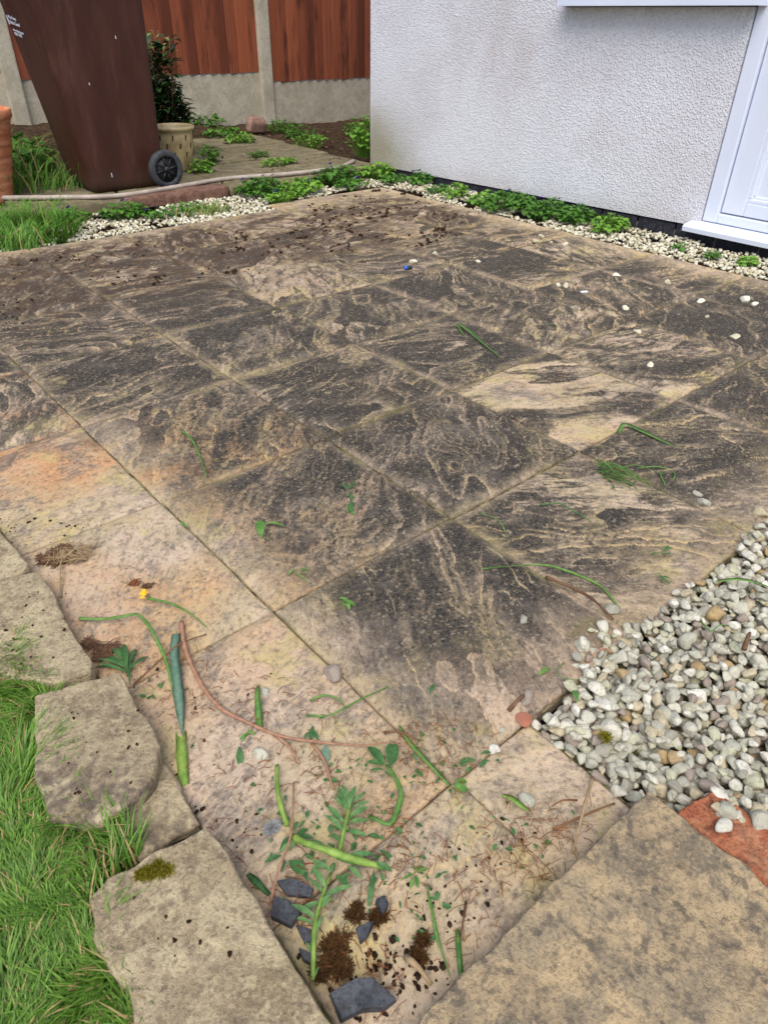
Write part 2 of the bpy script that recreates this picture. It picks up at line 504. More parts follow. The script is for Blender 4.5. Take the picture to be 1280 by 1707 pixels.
def make_materials():
    make_slab_material()
    make_stone_material('edging_stone', lin(150, 134, 106), lin(184, 168, 134), lin(98, 84, 70), lin(126, 114, 80), 0.5, 1.0, 0.35)
    make_stone_material('corner_slab', lin(148, 133, 107), lin(180, 157, 120), lin(90, 83, 74), lin(120, 110, 94), 0.8, 1.0, 0.25)
    make_stone_material('path_slab', lin(108, 98, 76), lin(134, 124, 96), lin(74, 66, 54), lin(84, 88, 54), 0.5, 0.7, 0.55)
    make_stone_material('red_kerb', lin(104, 74, 62), lin(132, 102, 86), lin(70, 46, 40), lin(96, 86, 62), 0.5, 1.2, 0.25)
    make_stone_material('slate', lin(62, 63, 67), lin(86, 88, 92), lin(36, 38, 42), lin(66, 68, 74), 0.4, 1.2, 0.3)
    make_stone_material('old_brick', lin(150, 84, 58), lin(178, 120, 86), lin(92, 54, 42), lin(188, 160, 124), 0.75, 1.0, 0.6)
    make_stone_material('pink_stone', lin(136, 106, 92), lin(160, 130, 114), lin(92, 72, 64), lin(110, 100, 78), 0.4, 1.0, 0.2)
    make_stone_material('concrete', lin(172, 164, 144), lin(190, 182, 162), lin(138, 130, 112), lin(140, 136, 106), 0.3, 0.5, 0.3)
    # pebbles
    t = NT('pebble', 0.75, 0.3)
    r = t.rand(); p = t.offs(t.pos(), r)
    col = t.ramp(r, [(0.0, lin(192, 188, 168)), (0.18, lin(174, 171, 152)), (0.36, lin(204, 199, 180)), (0.50, lin(156, 152, 136)), (0.60, lin(184, 181, 152)),
                     (0.72, lin(186, 173, 142)), (0.82, lin(152, 138, 124)), (0.90, lin(216, 211, 194)), (0.96, lin(172, 146, 104))], 'CONSTANT')
    a = t.noise(p, 60, 5, 0.65); b = t.noise(p, 260, 4, 0.7)
    col = t.mix(t.mul(t.step(a, 0.52, 0.7), 0.35), col, lin(160, 158, 140))
    col = t.mix(t.mul(t.step(b, 0.57, 0.72), 0.25), col, lin(136, 130, 114))
    gs = t.xyz(t.voro(p, 240, 'F1', 1))[0]
    col = t.mix(t.mul(t.step(gs, 0.2, 0.1), 0.3), col, lin(120, 112, 92))
    M['pebble'] = t.done(col, t.bump(b, 0.004, 0.7, t.bump(a, 0.010, 0.5)))
    t = NT('pale_chippings', 0.8, 0.25)
    r = t.rand(); p = t.offs(t.pos(), r)
    col = t.ramp(r, [(0.0, lin(206, 200, 176)), (0.3, lin(188, 181, 154)), (0.55, lin(216, 211, 190)), (0.75, lin(174, 166, 136)), (0.9, lin(150, 138, 110))], 'CONSTANT')
    a = t.noise(p, 90, 4, 0.65)
    M['pale_pebble'] = t.done(t.mix(t.mul(t.step(a, 0.5, 0.7), 0.3), col, lin(160, 152, 128)), t.bump(a, 0.003, 0.5))
    # soil and grit
    t = NT('soil', 0.95, 0.1)
    W = t.pos()
    a = t.noise(W, 30, 7, 0.7); b = t.noise(W, 180, 5, 0.7)
    col = t.mix(t.step(a, 0.38, 0.66), lin(52, 40, 30), lin(98, 78, 58))
    col = t.mix(t.mul(t.step(b, 0.55, 0.72), 0.5), col, lin(140, 116, 88))
    M['soil'] = t.done(col, t.bump(b, 0.01, 0.8, t.bump(a, 0.03, 0.8)))
    t = NT('joint_mortar', 0.95, 0.1)
    W = t.pos()
    a = t.noise(W, 26, 6, 0.7); b = t.noise(W, 220, 4, 0.7); d = t.noise(W, 4.5, 3, 0.6)
    col = t.mix(t.step(a, 0.42, 0.58), lin(140, 132, 98), lin(76, 64, 48))
    col = t.mix(t.mul(t.step(d, 0.5, 0.62), 0.6), col, lin(94, 100, 46))
    M['joint'] = t.done(col, t.bump(b, 0.006, 0.8))
    t = NT('dark_crumb', 0.95, 0.1)
    M['crumb'] = t.done(t.mix(t.rand(), lin(46, 34, 26), lin(78, 58, 42)), t.bump(t.noise(t.pos(), 300, 5, 0.7), 0.006))
    # house
    t = NT('white_render', 0.8, 0.25)
    W = t.pos(); wx, wy, wz = t.xyz(W)
    v1 = t.voro(W, 130, 'F1', 0); v2 = t.noise(W, 150, 4, 0.6); v3 = t.noise(W, 60, 3, 0.5); big = t.noise(W, 2.2, 5, 0.6); st = t.noise(t.scalev(W, (1, 1.6, .8)), 2.6, 6, 0.65)
    col = t.mix(t.step(big, 0.35, 0.7), lin(219, 220, 226), lin(208, 207, 212))
    grime = t.mul(t.step(t.addv(wy, t.mul(t.sub(v3, .5), .3)), 2.72, 3.28), t.step(t.addv(wz, t.mul(t.sub(big, 0.5), 0.6)), 0.52, 0.12))
    col = t.mix(t.mul(grime, 0.85), col, lin(140, 132, 98))
    foot = t.step(t.addv(wz, t.mul(t.sub(v3, 0.5), 0.16)), 0.16, 0.04)
    col = t.mix(t.mul(foot, 0.3), col, lin(170, 158, 138))
    smear = t.mul(t.step(st, 0.42, 0.72), t.mul(t.step(wz, 0.25, 0.7), t.mul(t.step(wy, 1.75, 2.1), t.step(wy, 3.0, 2.5))))
    col = t.mix(t.mul(smear, 0.45), col, lin(182, 172, 168))
    pit = t.step(t.noise(W, 125, 2, 0.6), 0.50, 0.34)  # small shadows of the rough render and dirt in its pits, put into the colour
    col = t.mix(t.mul(pit, 0.45), col, lin(172, 167, 166))
    hh = t.addv(t.mul(t.step(t.voro(W, 105, 'F1', 0), 0.62, 0.12), 0.5), t.addv(t.mul(t.noise(W, 70, 3, 0.6), 0.45), t.mul(t.noise(W, 240, 2, 0.5), 0.3)))
    M['render'] = t.done(col, t.bump(hh, 0.0050, 0.85))
    t = NT('bitumen_brick', 0.7, 0.3)
    p = t.offs(t.obj(), t.rand()); a = t.noise(p, 60, 5, 0.7)
    M['bitumen'] = t.done(t.mix(t.step(a, 0.4, 0.7), lin(34, 34, 40), lin(62, 62, 70)), t.bump(a, 0.004))
    M['plinth_joint'] = simple('plinth_joint', lin(120, 114, 104), lin(90, 86, 80), 60, 0.9, 0.1, 0.003, False)
    M['upvc'] = simple('white_upvc', lin(212, 219, 235), lin(218, 224, 238), 3, 0.28, 0.5, 0.0, False)
    M['glass'] = simple('window_glass', lin(24, 28, 32), lin(30, 34, 38), 2, 0.05, 0.6, 0.0, False)
    # timber
    t = NT('fence_timber', 0.75, 0.25)
    p = t.offs(t.obj(), t.rand())
    gr = t.noise(t.scalev(p, (26, 26, 1.6)), 2.2, 6, 0.65, 0.6); bl = t.noise(t.scalev(p, (4, 4, 1)), 2.6, 4, 0.6)
    col = t.mix(t.step(gr, 0.3, 0.72), lin(124, 67, 45), lin(146, 82, 56))
    col = t.mix(t.mul(t.step(bl, 0.5, 0.66), 0.75), col, lin(74, 40, 29))
    rb_ = t.rand()
    col = t.mix(t.step(rb_, 0.45, 1.0, 0.0, 0.85), col, lin(92, 48, 32))
    col = t.mix(t.step(rb_, 0.35, 0.0, 0.0, 0.4), col, lin(176, 100, 64))
    M['timber'] = t.done(col, t.bump(gr, 0.004, 0.6))
    # bin
    t = NT('brown_plastic', 0.5, 0.28)
    p = t.obj(); a = t.noise(t.scalev(p, (1, 1, 0.25)), 9, 5, 0.65); b = t.noise(p, 120, 4, 0.7); z = t.xyz(t.pos())[2]
    col = t.mix(t.step(a, 0.35, 0.7), lin(61, 33, 25), lin(75, 43, 33))
    col = t.mix(t.mul(t.step(b, 0.6, 0.75), 0.25), col, lin(120, 96, 80))
    col = t.mix(t.mul(t.step(t.noise(t.scalev(p, (3, 3, .5)), 5, 6, .7), .52, .72), .5), col, lin(92, 64, 54))
    col = t.mix(t.step(t.addv(z, t.mul(t.sub(a, .5), .16)), .18, .05, 0, .4), col, lin(78, 66, 54))
    M['bin'] = t.done(col, t.bump(b, 0.0012, 0.5), t.addv(0.44, t.mul(a, 0.25)))
    M['rubber'] = simple('black_rubber', lin(46, 48, 52), lin(66, 68, 72), 30, 0.75, 0.25, 0.001, False)
    M['black_plastic'] = simple('black_plastic', lin(26, 27, 30), lin(36, 37, 40), 20, 0.5, 0.4, 0.0, False)
    M['white_print'] = simple('white_print', lin(208, 210, 222), lin(196, 198, 210), 30, 0.6, 0.2, 0.0, False)
    M['hose'] = simple('hose_grey', lin(150, 138, 126), lin(176, 164, 150), 14, 0.55, 0.35, 0.0, False)
    t = NT('terracotta', 0.85, 0.2)
    p = t.obj(); a = t.noise(t.scalev(p, (3, 3, 14)), 4, 5, 0.6); b = t.noise(p, 120, 4, 0.6)
    col = t.mix(t.step(a, 0.38, 0.64), lin(184, 112, 78), lin(206, 142, 106))
    col = t.mix(t.mul(t.step(b, 0.55, 0.7), 0.25), col, lin(150, 92, 66))
    M['terracotta'] = t.done(col, t.bump(b, 0.002))
    t = NT('glazed_cream', 0.35, 0.5)
    p = t.obj(); a = t.noise(p, 12, 5, 0.65); b = t.noise(t.scalev(p, (1, 1, 0.3)), 30, 4, 0.6)
    col = t.mix(t.step(a, 0.4, 0.66), lin(182, 164, 122), lin(158, 136, 96))
    col = t.mix(t.mul(t.step(b, 0.56, 0.7), 0.5), col, lin(104, 84, 56))
    M['cream'] = t.done(col, t.bump(a, 0.002))
    M['pot_mark'] = simple('pot_mark', lin(60, 48, 34), lin(80, 64, 44), 60, 0.6, 0.2, 0.0, False)
    # plants
    M['grass'] = simple('grass_blades', lin(68, 108, 32), lin(134, 174, 70), 3, 0.5, 0.35, 0, True, 2, 0.35)
    M['grass_far'] = simple('rank_grass', lin(58, 104, 30), lin(112, 156, 54), 3, 0.55, 0.3, 0, True, 2, 0.25)
    M['straw'] = simple('dead_grass', lin(170, 148, 104), lin(142, 118, 78), 6, 0.8, 0.15)
    M['weed'] = simple('weed_leaf', lin(48, 92, 30), lin(96, 146, 48), 14, 0.55, 0.35, 0, True, 3, 0.22)
    M['weed_lime'] = simple('weed_leaf_lime', lin(86, 136, 40), lin(132, 176, 64), 14, 0.55, 0.35, 0, True, 3, 0.22)
    M['violet'] = simple('violet_petal', lin(98, 84, 186), lin(136, 122, 214), 40, 0.6, 0.2)
    M['laurel'] = simple('glossy_leaf', lin(26, 48, 26), lin(58, 88, 44), 10, 0.3, 0.5, 0, True, 3, 0.1)
    M['laurel_new'] = simple('young_shoot', lin(122, 132, 62), lin(150, 138, 84), 10, 0.45, 0.4, 0, True, 3, 0.15)
    M['bark'] = simple('bark', lin(92, 66, 48), lin(126, 96, 72), 40, 0.85, 0.15, 0.002)
    M['fresh_green'] = simple('cut_blade', lin(64, 110, 44), lin(116, 152, 74), 60, 0.5, 0.35, 0, True, 3, 0.15)
    M['deep_green'] = simple('cut_leaf_deep', lin(46, 86, 42), lin(84, 122, 66), 60, 0.5, 0.35, 0, True, 3, 0.12)
    M['blue_green'] = simple('glaucous_leaf', lin(88, 118, 98), lin(112, 138, 114), 70, 0.55, 0.3, 0, False, 3, 0.08)
    M['grey_green'] = simple('spurge_leaf', lin(66, 108, 58), lin(118, 152, 92), 60, 0.55, 0.3, 0, True, 3, 0.15)
    M['lime_stem'] = simple('fleshy_stem', lin(142, 166, 78), lin(96, 130, 52), 60, 0.55, 0.3, 0.001, False, 5, .05)
    M['russet'] = simple('russet_bark', lin(140, 100, 78), lin(166, 128, 102), 120, 0.75, 0.2, 0.001, False)
    M['twig'] = simple('brown_twig', lin(96, 68, 46), lin(130, 98, 70), 80, 0.85, 0.15, 0.001)
    M['pale_twig'] = simple('pale_twig', lin(172, 148, 112), lin(140, 118, 88), 80, 0.85, 0.15, 0.001)
    M['needle'] = simple('dry_needles', lin(104, 62, 40), lin(150, 98, 62), 40, 0.85, 0.15)
    M['dry_dark'] = simple('dry_litter', lin(70, 50, 38), lin(128, 98, 74), 40, 0.9, 0.12)
    M['moss'] = simple('moss_green', lin(92, 92, 22), lin(140, 130, 40), 80, 0.95, 0.1)
    M['moss_brown'] = simple('moss_brown', lin(50, 36, 24), lin(112, 80, 46), 80, 0.95, 0.1)
    M['yellow'] = simple('yellow_petal', lin(230, 168, 30), lin(244, 196, 60), 60, 0.6, 0.2)
    M['orange_chip'] = simple('orange_chip', lin(188, 116, 90), lin(206, 142, 114), 60, 0.8, 0.2, 0.002, False)
    M['blue_plastic'] = simple('blue_plastic', lin(44, 92, 190), lin(60, 112, 206), 20, 0.4, 0.4, 0, False)
    M['white_litter'] = simple('white_litter', lin(222, 222, 226), lin(206, 208, 214), 20, 0.6, 0.3, 0, False)
    M['fluff'] = simple('grey_fluff', lin(150, 152, 152), lin(186, 188, 188), 90, 0.9, 0.1)


make_materials()

S = 0.45
exec_order = []


# ------------------------------------------------------------------ setting: ground
def make_ground():
    n = 60
    lin_ = np.concatenate([-np.geomspace(200, 6, 14), np.linspace(-5.5, 8, n), np.geomspace(9, 200, 14)])
    X, Y = np.meshgrid(lin_, lin_)
    Z = -0.075 + 0.02 * (fbm(X * 3, Y * 3, 5, 3) - 0.5)
    m = len(lin_)
    co = np.stack([X, Y, Z], -1).reshape(-1, 3)
    idx = np.arange(m * m).reshape(m, m)
    f = np.stack([idx[:-1, :-1], idx[:-1, 1:], idx[1:, 1:], idx[1:, :-1]], -1).reshape(-1, 4)
    o = link('ground', mesh_np('ground', co, f), M['soil'])
    tag(o, 'dark earth under the patio and around the garden', 'ground', kind='structure')
    # soil bed at the foot of the fence
    nx, ny = 120, 90
    X, Y = np.meshgrid(np.linspace(-0.6, 5.6, nx), np.linspace(2.66, 5.62, ny))
    rise = sstep(3.2, 5.5, Y) * (0.10 + 0.12 * sstep(3.4, 1.8, X)) - 0.03 * sstep(3.3, 4.3, X) * sstep(4, 5.5, Y)
    onpath = sstep(3.15, 3.3, Y) * sstep(3.1, 2.95, X) * sstep(5.1, 4.9, Y)
    Z = -0.035 + rise * (1 - 0.9 * onpath) + 0.045 * (fbm(X * 7, Y * 7, 9, 4) - 0.5) * sstep(3.0, 3.5, Y) * (1 - onpath * 0.8) + 0.012 * (fbm(X * 30, Y * 30, 12, 3) - 0.5)
    Z = np.where((X > 3.0) & (Y < 3.45), -0.05, Z)
    co = np.stack([X, Y, Z], -1).reshape(-1, 3)
    idx = np.arange(nx * ny).reshape(ny, nx)
    f = np.stack([idx[:-1, :-1], idx[:-1, 1:], idx[1:, 1:], idx[1:, :-1]], -1).reshape(-1, 4)
    tag(link('soil_bed', mesh_np('soil_bed', co, f), M['soil']), 'brown earth bed at the foot of the wooden fence', 'soil', kind='structure')


make_ground()


# ------------------------------------------------------------------ paving slabs
def slab_mesh(w, h, n, seed, ang, levels=7, depth=0.010, thick=0.035):
    ny = max(6, int(round(n * h / w))) if h < w else n
    nx = n if w >= h * 0.999 else max(6, int(round(n * w / h)))
    if h < w: nx = n
    a = np.linspace(-w / 2, w / 2, nx); b = np.linspace(-h / 2, h / 2, ny)
    X, Y = np.meshgrid(a, b)
    ca, sa = math.cos(ang), math.sin(ang)
    U = X * ca + Y * sa; V = -X * sa + Y * ca
    wu = (fbm(U * 3.5, V * 3.5, seed + 1, 3) - 0.5) * 0.18; wv = (fbm(U * 4.5, V * 4.5, seed + 2, 3) - 0.5) * 0.11
    wv2 = (fbm(U * 20, V * 26, seed + 5, 4, .6) - 0.5) * 0.026
    g = fbm((U + wu) * 2.0 + seed, (V + wv + wv2) * 7.0, seed + 3, 3, 0.36)
    g = (g - 0.5) * 1.7 + 0.5
    q = g * levels
    fr = q - np.floor(q); lev = np.floor(q)
    cell = w / (nx - 1)
    gy, gx = np.gradient(q, cell)
    gr = np.hypot(gx, gy) + 1e-3
    d_lo = fr / gr; d_hi = (1 - fr) / gr
    wline = np.maximum(0.0014, cell * 0.6) * (0.5 + 1.3 * fbm(U * 14, V * 14, seed + 8, 3))
    brk = sstep(0.42, 0.56, fbm(U * 5.5 + 3, V * 4.5, seed + 31, 3))
    ridge = np.exp(-(d_lo / wline) ** 2) * brk
    q2 = (fbm((U + wu * 1.3) * 4.5 + 9 + seed, (V + wv * 1.2 + wv2) * 12.0, seed + 41, 3, 0.42) - 0.5) * 9.0
    f2 = q2 - np.floor(q2); gy2, gx2 = np.gradient(q2, cell); d2 = f2 / (np.hypot(gx2, gy2) + 1e-3)
    brk2 = 0.8 * sstep(0.56, 0.66, fbm(U * 4.0 + 7, V * 4.0, seed + 44, 3))
    ridge = np.maximum(ridge, 0.85 * np.exp(-(d2 / (wline * 0.75)) ** 2) * brk2)
    reach = 0.010 + 0.05 * fbm(U * 5, V * 5, seed + 22, 2) ** 2
    halo = np.exp(-d_lo / reach) * sstep(0.40, 0.56, fbm(U * 4, V * 7, seed + 21, 3))
    halo = np.maximum(halo, 0.8 * np.exp(-d2 / 0.010) * brk2 * sstep(.45, .6, fbm(U * 9, V * 9, seed + 47, 2)))
    plate = hash2(lev + 50, lev * 0 + seed, seed + 6) - 0.5 + 0.5 * np.exp(-d_hi / 0.014)
    # terraced height
    st = np.maximum(0.0035, cell * 1.2)
    ter = np.floor(q) + sstep(0.0, 1.0, np.clip(d_lo / st, 0, 1))
    Z = 0.0015 + (ter / levels - 0.45) * depth * 0.9 + (fbm(U * 12, V * 12, seed + 9, 4) - 0.5) * 0.003 + (fbm(U * 60, V * 60, seed + 10, 3) - 0.5) * 0.0016
    Z = np.maximum(Z, -0.0015)
    ed = np.minimum(np.minimum(X + w / 2, w / 2 - X), np.minimum(Y + h / 2, h / 2 - Y))
    Z = Z * sstep(0, 0.03, ed) - 0.003 * (1 - sstep(0, 0.004, ed)) ** 2
    jx = (fbm(Y * 14, X * 0 + 1.5, seed + 12, 3) - 0.5) * 0.006; jy = (fbm(X * 14, Y * 0 + 4.5, seed + 13, 3) - 0.5) * 0.006
    Xo = X + jx * (1 - sstep(0, 0.02, np.minimum(X + w / 2, w / 2 - X))); Yo = Y + jy * (1 - sstep(0, 0.02, np.minimum(Y + h / 2, h / 2 - Y)))
    co = np.stack([Xo, Yo, Z], -1).reshape(-1, 3)
    idx = np.arange(nx * ny).reshape(ny, nx)
    f = np.stack([idx[:-1, :-1], idx[:-1, 1:], idx[1:, 1:], idx[1:, :-1]], -1).reshape(-1, 4)
    per = np.concatenate([idx[0, :], idx[1:, -1], idx[-1, -2::-1], idx[-2:0:-1, 0]])
    low = co[per].copy(); low[:, 2] = -thick
    base = len(co); m = len(per)
    nxt = np.roll(np.arange(m), -1)
    sf = np.stack([per, base + np.arange(m), base + nxt, per[nxt]], -1)
    co = np.concatenate([co, low]); f = np.concatenate([f, sf])
    ext = lambda A, v: np.concatenate([A.ravel(), np.full(m, v)])
    return mesh_np('paving_slab', co, f, True, {'ridge': ext(ridge, 0.0), 'halo': ext(halo, 0.0), 'edge': ext(ed, 0.0), 'flow': ext(plate, 0.0), 'grain': np.concatenate([np.stack([U.ravel(), V.ravel() * 2.7, 0 * U.ravel()], -1), np.zeros((m, 3))])})


def make_patio():
    root = empty('patio', (0, 0, 0))
    tag(root, 'weathered patio of square riven slabs stained black with lichen', 'patio', kind='structure')
    mb = MB()
    # bedding seen in the joints
    xs = [-0.30, 0.27, 1.0, 1.8, 2.70]; ys = [-1.0, -0.47, 0.4, 1.2, 2.0, 2.72]
    mb.add([(-0.31, -0.452, -0.006), (2.69, -0.452, -0.006), (2.69, 2.85, -0.006), (1.8, 2.85, -0.006), (1.8, 2.72, -0.006), (-0.31, 2.72, -0.006)], [(0, 1, 2, 3, 4, 5)])
    mb.add([(-0.31, -0.96, -0.006), (0.165, -0.96, -0.006), (0.165, -0.452, -0.006), (-0.31, -0.452, -0.006)], [(0, 1, 2, 3)])
    mb.build('bedding_mortar', M['joint'], root)
    lich = {(-1, 0): .22, (-1, -1): .10, (-1, 1): .34, (-1, 2): .5, (-1, 3): .62, (-1, 4): .62, (-1, 5): .4,
            (0, -1): .72, (0, 0): .98, (0, 1): .98, (0, 2): .95, (0, 3): .92, (0, 4): .72, (0, 5): .5,
            (1, -1): .72, (1, 0): .95, (1, 1): .92, (1, 2): .86, (1, 3): .74, (1, 4): .62, (1, 5): .5,
            (2, -1): .9, (2, 0): .50, (2, 1): .72, (2, 2): .8, (2, 3): .66, (2, 4): .6, (2, 5): .5,
            (3, -1): .86, (3, 0): .62, (3, 1): .78, (3, 2): .9, (3, 3): .76, (3, 4): .62, (3, 5): .5,
            (4, -1): .8, (4, 0): .74, (4, 1): .8, (4, 2): .78, (4, 3): .7, (4, 4): .6, (4, 5): .5,
            (5, 0): .6, (5, 1): .66, (5, 2): .6, (5, 3): .6, (5, 4): .55, (5, 5): .5}
    warm = {(-1, 1): .9, (-1, 2): 1.0, (-1, 0): .55, (0, 1): .8, (0, 0): .45, (-1, -1): .35, (2, 0): .45, (-1, 3): .6}
    angs = {(0, 0): .75, (0, 1): .9, (0, -1): 1.0, (1, 0): .8, (2, 0): -.5, (1, -1): -.7, (2, -1): -.6, (0, 2): .2}
    rng = random.Random(11)
    x_edges = [-0.30] + [k * S for k in range(6)] + [2.68]
    for i in range(-1, 6):
        for j in range(-2, 6):
            if j == -2 and i > 0: continue
            x0, x1 = x_edges[i + 1], x_edges[i + 2]
            y0, y1 = j * S, (j + 1) * S
            if j == 5: y1 = 2.71 if i < 4 else 2.85
            if j == -2:
                y0 = -0.95; y1 = -0.4475
                if i == 0: x0, x1 = 0.007, 0.162
                else: x1 = 0.009
            if i == 5 and j == -1: continue
            cx, cy = (x0 + x1) / 2, (y0 + y1) / 2
            dist = math.hypot(cx - CAM[0], cy - CAM[1])
            n = 190 if dist < 1.35 else (130 if dist < 2.0 else (84 if dist < 2.9 else 52))
            gap = rng.uniform(0.0025, 0.006)
            sd_ = 100 + 17 * (i + 2) + 131 * (j + 3)
            me = slab_mesh(x1 - x0 - gap, y1 - y0 - gap, n, sd_, angs.get((i, j), rng.uniform(-0.6, 1.1)), rng.choice([4, 5, 5, 6]), rng.uniform(0.008, 0.013))
            o = link('paving_slab', me, M['slab'], root, (cx + rng.uniform(-.001, .001), cy + rng.uniform(-.001, .001), rng.uniform(-0.0012, 0.002)),
                     (rng.uniform(-.003, .003), rng.uniform(-.003, .003), rng.uniform(-.004, .004)))
            o['seed'] = rng.uniform(0, 20)
            o['lichen'] = lich.get((i, j), 0.16)
            o['warm'] = warm.get((i, j), 0.12)


make_patio()


# ------------------------------------------------------------------ irregular stones with an outline
def outline_mesh(name, poly, thick, seed, rings=26, rough=0.0035, round_=0.0032, jag=0.006, step=0.007, relief=0.004):
    """poly: list of (x, y) counter-clockwise or not; star-shaped about its centroid; origin at centroid, z=0 base"""
    P = [Vector((x, y, 0)) for x, y in poly]
    c = sum(P, Vector()) / len(P)
    dense = []
    for a, b in zip(P, P[1:] + P[:1]):
        k = max(1, int((b - a).length / step))
        dense += [a.lerp(b, t / k) for t in range(k)]
    D = np.array([(p.x - c.x, p.y - c.y) for p in dense])
    if np.sum(D[:, 0] * np.roll(D[:, 1], -1) - np.roll(D[:, 0], -1) * D[:, 1]) < 0: D = D[::-1]
    m = len(D)
    # soften corners and add jags
    for _ in range(0): D = 0.5 * D + 0.25 * (np.roll(D, 1, 0) + np.roll(D, -1, 0))
    r = np.hypot(D[:, 0], D[:, 1])[:, None]
    s = np.cumsum(np.hypot(*(D - np.roll(D, 1, 0)).T))
    j = (fbm(s * 30, s * 0 + seed, seed, 4) - 0.5)[:, None] * 2 * jag
    D = D * (1 + j / r)
    t = np.concatenate([np.linspace(0.02, 0.9, rings - 5), [0.94, 0.965, 0.983, 0.994, 1.0]])
    G = t[:, None, None] * D[None]
    X, Y = G[..., 0], G[..., 1]
    ed = (1 - t)[:, None] * np.hypot(D[:, 0], D[:, 1])[None]
    Z = thick + (fbm((X + c.x) * 14, (Y + c.y) * 14, seed + 2, 4) - 0.5) * rough * 2 + (fbm((X + c.x) * 70, (Y + c.y) * 70, seed + 3, 3) - 0.5) * relief
    Z = Z - round_ * (1 - sstep(0, round_, ed)) ** 2
    top = np.stack([X, Y, Z], -1)
    low1 = np.stack([D[:, 0] * 1.0 + (fbm(s * 40, s * 0, seed + 4, 3) - .5) * .008, D[:, 1] * 1.0 + (fbm(s * 40, s * 0 + 5, seed + 4, 3) - .5) * .008, np.full(m, thick * 0.45)], -1)
    low2 = np.stack([D[:, 0] * 0.985, D[:, 1] * 0.985, np.zeros(m)], -1)
    R = np.concatenate([top, low1[None], low2[None]])
    k = len(R)
    co = R.reshape(-1, 3)
    idx = np.arange(k * m).reshape(k, m)
    nx = np.roll(idx, -1, axis=1)
    f = np.stack([idx[:-1], idx[1:], nx[1:], nx[:-1]], -1).reshape(-1, 4)
    cen = len(co)
    me = bpy.data.meshes.new(name)
    co = np.concatenate([co, [[0, 0, Z[0].mean()]]])
    tri = [(int(nx[0, q]), cen, int(idx[0, q])) for q in range(m)]
    me.from_pydata(co.tolist(), [], f.tolist() + tri)
    me.polygons.foreach_set('use_smooth', [True] * len(me.polygons))
    me.update()
    return me, c


def stone(name, label, cat, px, z, thick, mat, seed, group=None, tilt=(0, 0), **kw):
    poly = [tuple(at(x, y, z + thick)[:2]) for x, y in px]
    me, c = outline_mesh(name, poly, thick, seed, **kw)
    o = link(name, me, M[mat], None, (c.x, c.y, z), (tilt[0], tilt[1], 0))
    o['seed'] = float(seed)
    o['stain'] = 0.6 if 'stain' in label else 0.0
    return tag(o, label, cat, group)


